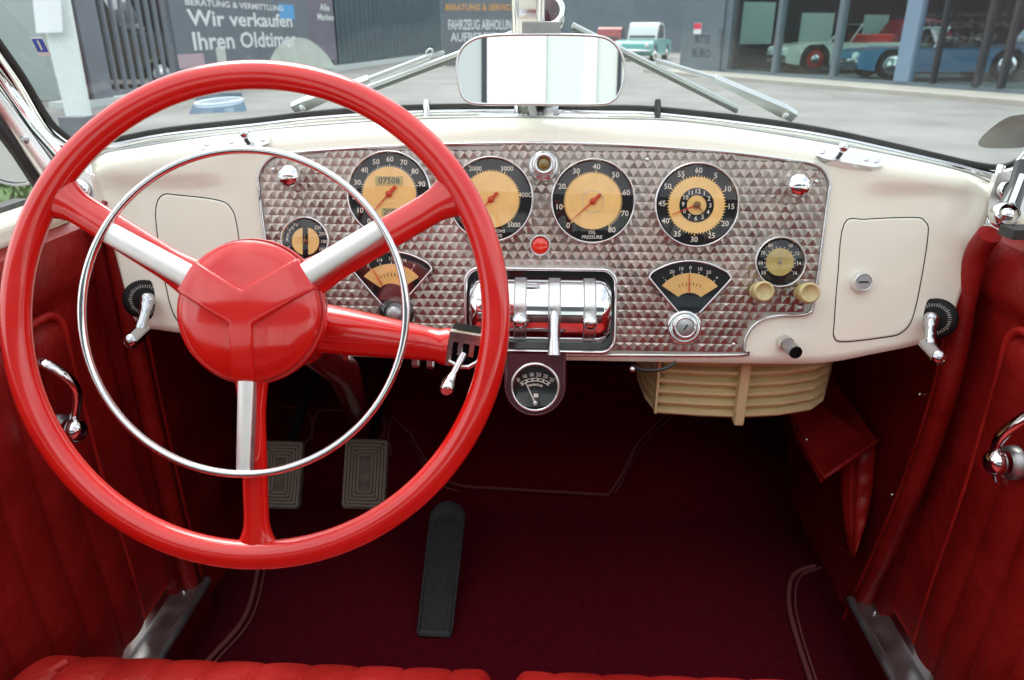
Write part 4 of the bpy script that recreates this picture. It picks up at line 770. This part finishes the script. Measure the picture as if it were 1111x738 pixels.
# parked cars -------------------------------------------------------
def parked(name, pos, head, body, L, W, H, label, kind='convertible', trim='car_red_trim', roofm=None, rim='chrome', scale=1.0):
    t = empty(name, pos, label, 'car', 'cars parked around the showroom'); h = V((cos(head), sin(head), 0)); l = V((-sin(head), cos(head), 0)); z = EZ; pos = V(pos)
    fr = (pos, h, z, l)
    bw = H*.62 if kind == 'convertible' else H*.56
    r_ = .34*scale; xf, xr = L*.31, -L*.29
    arch = lambda c: [(c+(r_+.06)*cos(radians(a)), r_+(r_+.06)*sin(radians(a))) for a in range(0, 181, 20)][::-1]
    lo = .22
    side = [(-L/2, .42), (-L/2+.03, bw*.80), (-L/2+.25, bw*.95), (-L*.22, bw*1.0), (L*.06, bw*.98), (L*.18, bw), (L/2-.35, bw*.93), (L/2-.06, bw*.82), (L/2, .52), (L/2-.05, lo+.06)]
    side += [(xf+r_+.06, lo)]+arch(xf)[::-1][0:]+[(xf-r_-.06, lo), (xr+r_+.06, lo)]+arch(xr)[::-1]+[(xr-r_-.06, lo), (-L/2+.06, lo+.08)]
    mb = MB(); mb.prism(side, fr, -W/2, W/2, body); mb.build('body', t, bevel=.11, bseg=4)
    for x in (xf, xr):
        for sg in (-1, 1):
            c = pos+h*x+z*r_+l*sg*(W/2-.11); ax = l*sg
            mb = MB(); mb.lathe((c, h, z, ax), [(r_*.66, -.1), (r_*.97, -.1), (r_, -.05), (r_, .07), (r_*.93, .11), (r_*.66, .10)], 'tyre', 28); w_ = mb.build('wheel', t)
            mb = MB(); mb.lathe((c, h, z, ax), [(r_*.66, .08), (r_*.5, .10), (r_*.35, .09), (r_*.3, .13), (1e-5, .14)], rim, 24); 
            if rim != 'chrome': mb.lathe((c, h, z, ax), [(r_*.32, .131), (r_*.2, .155), (1e-5, .16)], 'chrome', 20)
            mb.build('rim', w_)
    for sg in (-1, 1):
        mb = MB(); mb.ball(pos+h*(L/2-.03)+z*bw*.72+l*sg*W*.36, .10, 'print_white', None, 1, 14, 10); mb.build('headlight', t)
    for x, nm in ((L/2+.05, 'bumper'), (-L/2-.05, 'bumper')):
        mb = MB(); mb.tube([pos+h*(x-.12*(1 if x > 0 else -1))+z*.46-l*W*.49, pos+h*x+z*.46-l*W*.35, pos+h*x+z*.46+l*W*.35, pos+h*(x-.12*(1 if x > 0 else -1))+z*.46+l*W*.49], .06, 'chrome', 10); mb.build(nm, t)
    if kind == 'convertible':
        mb = MB(); ws0 = pos+h*L*.10+z*bw*.98; ws1 = pos+h*(L*.03)+z*H*.98
        for sg in (-1, 1): mb.tube([ws0+l*sg*W*.42, ws1+l*sg*W*.38], .025, 'chrome', 8)
        mb.tube([ws1-l*W*.38, ws1+l*W*.38], .025, 'chrome', 8); f_ = mb.build('windscreen_frame', t); mb = MB(); mb.poly([ws0-l*W*.41, ws0+l*W*.41, ws1+l*W*.37, ws1-l*W*.37], 'car_glass'); mb.build('windscreen', f_)
        for x in (-.02, -.17):
            mb = MB(); mb.box(pos+h*L*x+z*(bw+.06), (.16, W*.76, .34), trim, (h, l, z)); mb.build('seat', t, bevel=.05)
    else:
        mb = MB(); roof = spl2([(-L*.32, bw*.96), (-L*.25, H*.86), (-L*.15, H*.985), (-L*.04, H), (L*.05, H*.93), (L*.14, bw*.96)], 5)
        mb.prism(roof, fr, -W*.40, W*.40, roofm or body); cb = mb.build('cabin', t, bevel=.16, bseg=5)
        gl = [(-L*.25, bw*1.03), (-L*.19, H*.90), (-L*.09, H*.935), (L*.01, H*.92), (L*.09, bw*1.03)]
        for sg in (-1, 1): mb = MB(); mb.prism(gl, (pos+l*sg*(W*.40), h, z, l*sg), -.02, .006, 'car_glass' if 0 else 'black_gloss'); mb.build('side_window', cb)
        mb = MB(); a0, a1 = pos+h*L*.125+z*bw*1.03, pos+h*L*.06+z*H*.80; hh_ = (a1-a0).cross(l).normalized(); hh_ = hh_ if hh_.dot(h) > 0 else -hh_
        mb.poly([a0+hh_*.05-l*W*.36, a0+hh_*.05+l*W*.36, a1+hh_*.05+l*W*.33, a1+hh_*.05-l*W*.33], 'black_gloss'); mb.build('windscreen', cb)
    return t
hdL = atan2(-EX.y, -EX.x)
def at_(px, inn): q = on(px, 60, A+EN*inn, EN); return V((q.x, q.y, .12))
def cd(px, d): q = P(px, 34, d); return V((q.x, q.y, .12))
parked('parked_car', cd(845, 23.2)+V((2.45, .1, 0)), pi+.03, 'car_white', 4.9, 1.85, 1.42, 'white convertible with red seats and red wheels inside the showroom', rim='car_red_trim', scale=1.18)
parked('parked_car', cd(926, 19.6)+V((2.35, .1, 0)), pi-.02, 'car_blue', 4.8, 1.85, 1.30, 'bright blue open car crossing behind the blue showroom column', trim='black_gloss', scale=1.1)
parked('parked_car', cd(812, 28), pi-.6, 'car_red', 4.4, 1.8, 1.45, 'dark red car deep inside the left bay of the showroom', 'hardtop')
parked('parked_car', cd(1095, 21.6)+V((1.2, 0, 0)), pi, 'car_mauve', 4.7, 1.8, 1.5, 'grey mauve saloon behind the tail of the bright blue car', 'hardtop')
parked('parked_car', cd(905, 26.5)+V((2.4, 0, 0)), pi, 'car_red', 4.8, 1.8, 1.62, 'maroon closed car deep behind the white convertible', 'hardtop')
tq = G(702, 66); parked('parked_car', (tq.x, tq.y+1.5, 0), radians(250), 'car_turquoise', 4.6, 1.8, 1.72, 'turquoise saloon with white roof before the dark wall', 'hardtop', roofm='car_roof_white')
tq = G(664, 62); parked('parked_car', (tq.x, tq.y+2, 0), radians(255), 'car_red', 4.2, 1.7, 1.55, 'dark red car half hidden left of the turquoise one', 'hardtop')
# dark closing wall at the far end
W0, W1 = G(590, 58), G(748, 58); mb = MB(); yw = max(W0.y, W1.y)+4; mb.box(((W0.x+W1.x)/2-1, yw, 3.5), (W1.x-W0.x+16, .4, 7), 'facade'); fw = tag(mb.build('boundary_wall'), 'plain dark grey wall closing the far end of the yard', 'wall')
# left line: bars gate, banners, container
P0, P1 = G(150, 107), G(480, 59); LX = (P1-P0).normalized(); LX = V((LX.x, LX.y, 0)).normalized(); LN = V((LX.y, -LX.x, 0)); LN = LN if LN.dot(CAM-P0) > 0 else -LN    # towards the camera
def lp(px, py, off=0.): return on(px, py, P0+LN*off, LN)
def lx(px): return (lp(px, 60)-P0).dot(LX)
LF = lambda px, py, off: (lp(px, py, off), LX, EZ, LN)
def lbox(mb, x0, x1, z0, z1, y0, y1, m): mb.box(P0+LX*(x0+x1)/2+LN*(y0+y1)/2+EZ*(z0+z1)/2, (x1-x0, y1-y0, z1-z0), m, (LX, LN, EZ))
gate = empty('bar_gate', P0, 'grey vertical bar gate left of the large banner', 'gate')
x0, x1 = lx(104), lx(188)
for k in range(9):
    mb = MB(); x = x0+(x1-x0)*(k+.5)/9; lbox(mb, x-.035, x+.035, .12, 4.2, -.03, .03, 'grey_paint'); mb.build('bar', gate)
for z in (.15, 2.2): mb = MB(); lbox(mb, x0, x1, z-.05, z+.05, -.04, .04, 'grey_paint'); mb.build('rail', gate)
mb = MB(); lbox(mb, x0-.6, x0-.0, 0, 4.4, -.2, .2, 'grey_paint'); mb.build('gate_post', gate); mb = MB(); lbox(mb, x0-1.0, x0-.62, 0, 4.4, -.15, .15, 'oxide_red'); mb.build('gate_post', gate, 'dark red gate post')
mb = MB(); lbox(mb, x0-1.2, x1+.2, 0, .12, -.3, .35, 'pale_panel'); mb.build('kerb', gate)
q = P0+LX*((x0+x1)/2+3.2)-LN*2.6; parked('parked_car', (q.x, q.y, 0), atan2(LN.y, LN.x)+.2, 'car_black', 4.6, 2.0, 2.3, 'dark van standing behind the vertical bars', 'hardtop')
mb = MB(); q = P0+LX*((x0+x1)/2+9)-LN*5; mb.box(q+EZ*3, (32, .3, 6), 'facade_dark', (LX, LN, EZ)); tag(mb.build('garden_wall'), 'dark wall behind the van and the bar gate', 'wall')
# banner one
b1 = empty('banner', P0+LX*lx(191), 'large grey banner reading Wir verkaufen Ihren Oldtimer', 'banner'); mb = MB(); lbox(mb, lx(190), lx(336), .35, 4.2, .0, .05, 'banner_grey'); lbox(mb, lx(336)+.001, lx(364), .35, 4.2, .0, .05, 'banner_mauve')
mb.build('cloth', b1)
def ltext(px, py, t, hp, m, w=None):
    f = LF(px, py, .056); d = (f[0]-CAM).dot(CF); q2 = lp(px, py-hp, .056); hgt = (q2-f[0]).length; mb.text(t, f, hgt/.72, m, .004, 0, .02, w or 1.0, 'LEFT')
mb = MB()
def fit(px0, px1, py, t, hp, m):
    f = LF(px0, py, .056); wd = (lp(px1, py, .056)-f[0]).length; hgt = (lp(px0, py-hp, .056)-f[0]).length; cu = bpy.data.curves.new('t', 'FONT'); cu.body = t; cu.size = hgt/.72; ob = bpy.data.objects.new('t', cu); COL.objects.link(ob); bpy.context.view_layer.update(); me = ob.to_mesh(); xs = [v.co.x for v in me.vertices]; w0 = max(xs); ob.to_mesh_clear(); bpy.data.objects.remove(ob)
    mb.text(t, f, hgt/.72, m, .004, 0, .022, wd/w0, 'LEFT')
fit(204, 316, 20, 'Wir verkaufen', 17, 'print_white'); fit(208, 321, 46, 'Ihren Oldtimer', 19, 'print_white'); fit(200, 306, 2, 'BERATUNG & VERMITTLUNG', 7, 'print_white'); fit(363-2, 377, 8, 'Alle', 7, 'print_white') if 0 else None
fit(347, 357, 8, 'Alle', 7, 'print_white'); fit(344, 362, 18.5, 'Marken', 7, 'print_white'); mb.build('lettering', b1)
mb = MB(); q = LF(311, 13, .052); mb.prism(rrect(1.2, .42, .02, 2), q, 0, .004, 'print_blue'); mb.prism([(a, b) for a, b in spl2([(-2.2, -.5), (-1.8, .1), (-.6, .62), (1.2, .7), (2.8, .3), (3.9, -.3), (4.1, -.8), (0, -.9)], 4, True)], LF(318, 68, .052), 0, .004, 'print_pale'); mb.prism(rrect(1.2, .3, .02, 2), LF(208, 66, .052), 0, .004, 'print_pink'); mb.prism(rrect(.5, .4, .05, 2), LF(240, 60, .052), 0, .004, 'print_pale'); mb.build('printed_picture', b1)
mb = MB()
for p in (190, 364): lbox(mb, lx(p)-.05, lx(p)+.05, 0, 4.3, -.06, .0, 'grey_paint')
mb.build('banner_frame', b1)
# corrugated container
mb = MB(); xa, xb = lx(367), lx(479); n_ = 30; rows = [[], []]
for i in range(n_*4+1):
    x = xa+(xb-xa)*i/(n_*4); o_ = (.0, .0, -.16, -.16)[i % 4]
    for k, z in enumerate((.18, 4.8)): rows[k].append(P0+LX*x+LN*(o_+.02)+EZ*z)
mb.grid(rows, 'container', False); lbox(mb, xa, xb, .18, 4.8, -2.4, -.20, 'container'); ctn = tag(mb.build('shipping_container'), 'dark teal corrugated container between the two banners', 'container')
mb = MB(); lbox(mb, xa-2, lx(574), 0, .14, -.4, .45, 'pale_panel'); tag(mb.build('kerb'), 'pale low kerb along the foot of the container', 'kerb')
# banner two (faces the yard)
b2c = P(526, 30, 30); b2 = empty('banner', (b2c.x, b2c.y, 0), 'smaller grey banner with orange heading beside the mirror', 'banner'); bx, bn = V((1, 0, 0)), V((0, -1, 0)); sB = 30/FPX*.92; mb = MB(); mb.box(b2c-EZ*.4, (95*sB, .04, 88*sB), 'banner_grey'); mb.build('cloth', b2)
mb = MB()
def fit2(px0, px1, py, t, hp, m):
    o0 = onY(px0, py, b2c.y-.03); wd = (onY(px1, py, b2c.y-.03)-o0).length; hgt = hp*30/FPX; cu = bpy.data.curves.new('t', 'FONT'); cu.body = t; cu.size = hgt/.72; ob = bpy.data.objects.new('t', cu); COL.objects.link(ob); bpy.context.view_layer.update(); me = ob.to_mesh(); w0 = max(v.co.x for v in me.vertices); ob.to_mesh_clear(); bpy.data.objects.remove(ob); mb.text(t, (o0, bx, EZ, bn), hgt/.72, m, .004, 0, .022, wd/w0, 'LEFT')
fit2(483, 557, 8.5, 'BERATUNG & SERVICE', 6, 'print_orange'); fit2(486, 560, 27.5, 'FAHRZEUG ABHOLUNG', 10, 'print_white'); fit2(489, 560, 41, 'AUFBEREITUNG', 9, 'print_white'); mb.build('lettering', b2)
mb = MB(); q = onY(567, 20, b2c.y-.03); mb.prism([(-.25, .4), (.1, .35), (.25, .1), (.2, -.45), (0, -.4), (-.2, -.1)], (q, bx, EZ, bn), 0, .005, 'print_orange'); mb.build('printed_picture', b2); mb = MB()
for sx in (-1, 1): mb.box((b2c.x+sx*48*sB, b2c.y+.05, 1.9), (.07, .07, 3.8), 'grey_paint')
mb.build('banner_frame', b2)
# slanted info board at far left, near the car
nb = empty('notice_board', G(64, 122), 'leaning pale grey board with a white notice at far left', 'notice board'); q = [P(72, 128, 8.5), P(97, 128, 8.5), P(66, -40, 8.8), P(30, -40, 8.8)]
mb = MB(); mb.poly(q, 'pale_panel'); mb.poly([p+V((0, .06, 0)) for p in q][::-1], 'pale_panel'); mb.add(q+[p+V((0, .06, 0)) for p in q], [(0, 1, 5, 4), (1, 2, 6, 5), (2, 3, 7, 6), (3, 0, 4, 7)], 'pale_panel', False); mb.build('board', nb)
q = [P(41, 36, 8.58), P(69, 35, 8.58), P(65, -30, 8.6), P(34, -30, 8.6)]; mb = MB(); q = [p-V((0, .03, 0)) for p in q]; mb.poly(q, 'print_white'); mb.add(q+[p+V((0, .02, 0)) for p in q], [(0, 1, 5, 4), (1, 2, 6, 5), (2, 3, 7, 6), (3, 0, 4, 7)], 'print_white', False); mb.build('notice', nb)
b_ = P(84, 128, 8.5); mb = MB(); mb.box((b_.x, b_.y, b_.z/2+.02), (.28, .3, max(.1, b_.z)), 'grey_paint'); mb.build('foot', nb)
mb = MB(); w0 = P(15, 60, 15); mb.box((w0.x-2, w0.y, 2.5), (5.5, .3, 5), 'pale_green'); tag(mb.build('pavilion_wall'), 'pale green wall at the far left edge', 'wall')
# blue painted parking mark seen under the wheel rim
mb = MB(); q = [G(205, 124), G(268, 121), G(262, 101), G(215, 103)]; mb.poly([p+EZ*.004 for p in q], 'car_blue'); c = sum(q, V())/4; mb.tube([c+V((cos(a)*.35, sin(a)*.8, .012)) for a in [2*pi*i/20 for i in range(20)]], .03, 'print_white', 6, True); struct(mb.build('parking_mark'))
# grass and hedge beside the car at left
mb = MB()
for i in range(5000):
    x = random.uniform(-9, -3.2); y = random.uniform(1.5, 7); h = random.uniform(.05, .16); a = random.uniform(0, pi); dx, dy = cos(a)*.02, sin(a)*.02; j = random.uniform(-.05, .05)
    mb.add([V((x-dx, y-dy, .01)), V((x+dx, y+dy, .01)), V((x+j, y+j, h))], [(0, 1, 2)], 'grass', False)
mb.poly([V((-9, 1.5, .004)), V((-3.2, 1.5, .004)), V((-3.2, 7, .004)), V((-9, 7, .004))], 'grass'); gr = mb.build('grass'); gr['kind'] = 'stuff'
mb = MB()
for i in range(4500):
    c = V((random.uniform(-7.5, -4.4), random.uniform(3.6, 4.8), random.uniform(.1, 1.5+.15*sin(i)))); a, b = random.uniform(0, 2*pi), random.uniform(-.8, .8); u = V((cos(a)*cos(b), sin(a)*cos(b), sin(b)))*.06; w = u.cross(V((random.random(), random.random(), 1))).normalized()*.03
    mb.add([c-u, c+w, c+u, c-w], [(0, 1, 2, 3)], 'leaf', False)
tag(mb.build('hedge'), 'green hedge outside the left vent window', 'hedge')
# things behind the camera, seen in the mirror and in the chrome
rb = empty('garage_building', (0, -6, 0), 'white garage front mirrored in the rear view mirror', 'building'); yb_ = -6
def rbox(n, x0, x1, z0, z1, m, y=yb_, th=.2): mb = MB(); mb.box(((x0+x1)/2, y, (z0+z1)/2), (x1-x0, th, z1-z0), m); return mb.build(n, rb)
rbox('wall', -7, -.92, 0, 2.9, 'pale_panel'); mat('grey_pale', (.42, .48, .49), .6); rbox('frame', -.92, -.62, 0, 2.9, 'grey_pale'); rbox('dark_reflection_band', -8, 8, 2.9, 5.0, 'facade_dark', yb_-.05); rbox('frame', -.62, -.56, 0, 2.9, 'print_dark', yb_+.02); rbox('panel', -.56, .03, 0, 2.9, 'white_wall', yb_+.03); rbox('door_leaf', .03, .42, 0, 2.9, 'pale_green', yb_-.01); rbox('panel', .42, .54, 0, 2.9, 'white_wall', yb_+.03); rbox('door_leaf', .54, .75, 0, 2.9, 'pale_green', yb_-.01); rbox('frame', .75, .79, 0, 2.9, 'print_dark', yb_+.02); rbox('wall', .79, 6, 0, 2.9, 'pale_green')  # dark band above the garage is added to cut the sky in reflections
mb = MB(); mb.box((0, yb_-2.5, 2.96), (13.4, 5.4, .12), 'facade'); mb.build('roof', rb)
def tree(x, y, H, lab):
    t = empty('yard_tree', (x, y, 0), lab, 'tree', 'trees behind the yard'); mb = MB(); mb.tube([V((x, y, 0)), V((x+.1, y, H*.3)), V((x-.1, y+.1, H*.6)), V((x, y, H*.85))], [.22, .17, .11, .03], 'bark', 10)
    for k in range(6): a = k*1.1; b0 = V((x, y, H*(.32+.07*k))); mb.tube([b0, b0+V((cos(a)*H*.13, sin(a)*H*.13, H*.10)), b0+V((cos(a)*H*.22, sin(a)*H*.22, H*.2))], [.08, .05, .02], 'bark', 6)
    mb.build('trunk', t); mb = MB()
    cl = [V((x+random.gauss(0, H*.15), y+random.gauss(0, H*.15), H*random.uniform(.42, .95))) for _ in range(26)]
    for i in range(2600):
        c = random.choice(cl)+V((random.gauss(0, 1), random.gauss(0, 1), random.gauss(0, .8)))*H*.06; u = V((random.gauss(0, 1), random.gauss(0, 1), random.gauss(0, .6))).normalized()*.16; w = u.cross(V((random.random(), random.random(), 1))).normalized()*.09; mb.add([c-u, c+w, c+u, c-w], [(0, 1, 2, 3)], 'leaf', False)
    mb.build('crown', t)
tree(16, -8, 7, 'leafy tree reflected in the showroom glass, right'); tree(22, 4, 9, 'tall tree off to the right of the yard'); tree(10, -18, 8, 'broad tree behind the garage')
# ------------------------------------------------------------------ light
w = bpy.data.worlds.new('World'); SC.world = w; w.use_nodes = True; nt = w.node_tree; bg = nt.nodes['Background']; sky = nt.nodes.new('ShaderNodeTexSky'); sky.sky_type = 'NISHITA'; sky.sun_disc = False
EL, AZ = 56, 335
sky.sun_elevation = radians(EL); sky.sun_rotation = radians(AZ); sky.air_density = 1.2; sky.dust_density = 4.0
hs = nt.nodes.new('ShaderNodeHueSaturation'); hs.inputs['Saturation'].default_value = .35; nt.links.new(sky.outputs[0], hs.inputs['Color']); mxs = nt.nodes.new('ShaderNodeMix'); mxs.data_type = 'RGBA'; mxs.inputs[0].default_value = .6; 
tcw = nt.nodes.new('ShaderNodeTexCoord'); cl_ = nt.nodes.new('ShaderNodeTexNoise'); cl_.inputs['Scale'].default_value = 2.2; cl_.inputs['Detail'].default_value = 7; cl_.inputs['Distortion'].default_value = .4; nt.links.new(tcw.outputs['Generated'], cl_.inputs['Vector'])
crw = nt.nodes.new('ShaderNodeValToRGB'); crw.color_ramp.elements[0].position = .38; crw.color_ramp.elements[1].position = .62; crw.color_ramp.elements[0].color = (4.2, 4.8, 5.6, 1); crw.color_ramp.elements[1].color = (10.5, 10.4, 10.2, 1); nt.links.new(cl_.outputs['Fac'], crw.inputs[0]); nt.links.new(crw.outputs[0], mxs.inputs[7]); nt.links.new(hs.outputs[0], mxs.inputs[6]); nt.links.new(mxs.outputs[2], bg.inputs[0]); bg.inputs[1].default_value = .12
sun = bpy.data.lights.new('sun', 'SUN'); sun.energy = 1.2; sun.angle = radians(35); sun.color = (1, .96, .90); so = bpy.data.objects.new('sun', sun); COL.objects.link(so)
d_ = V((sin(radians(AZ))*cos(radians(EL)), cos(radians(AZ))*cos(radians(EL)), sin(radians(EL)))); so.rotation_euler = d_.to_track_quat('Z', 'Y').to_euler()
vs = SC.view_settings; vs.view_transform = 'Standard'; vs.look = 'None'; vs.exposure = 1.1; vs.gamma = 1
SC.render.engine = 'CYCLES'; SC.cycles.max_bounces = 10; SC.cycles.transparent_max_bounces = 16
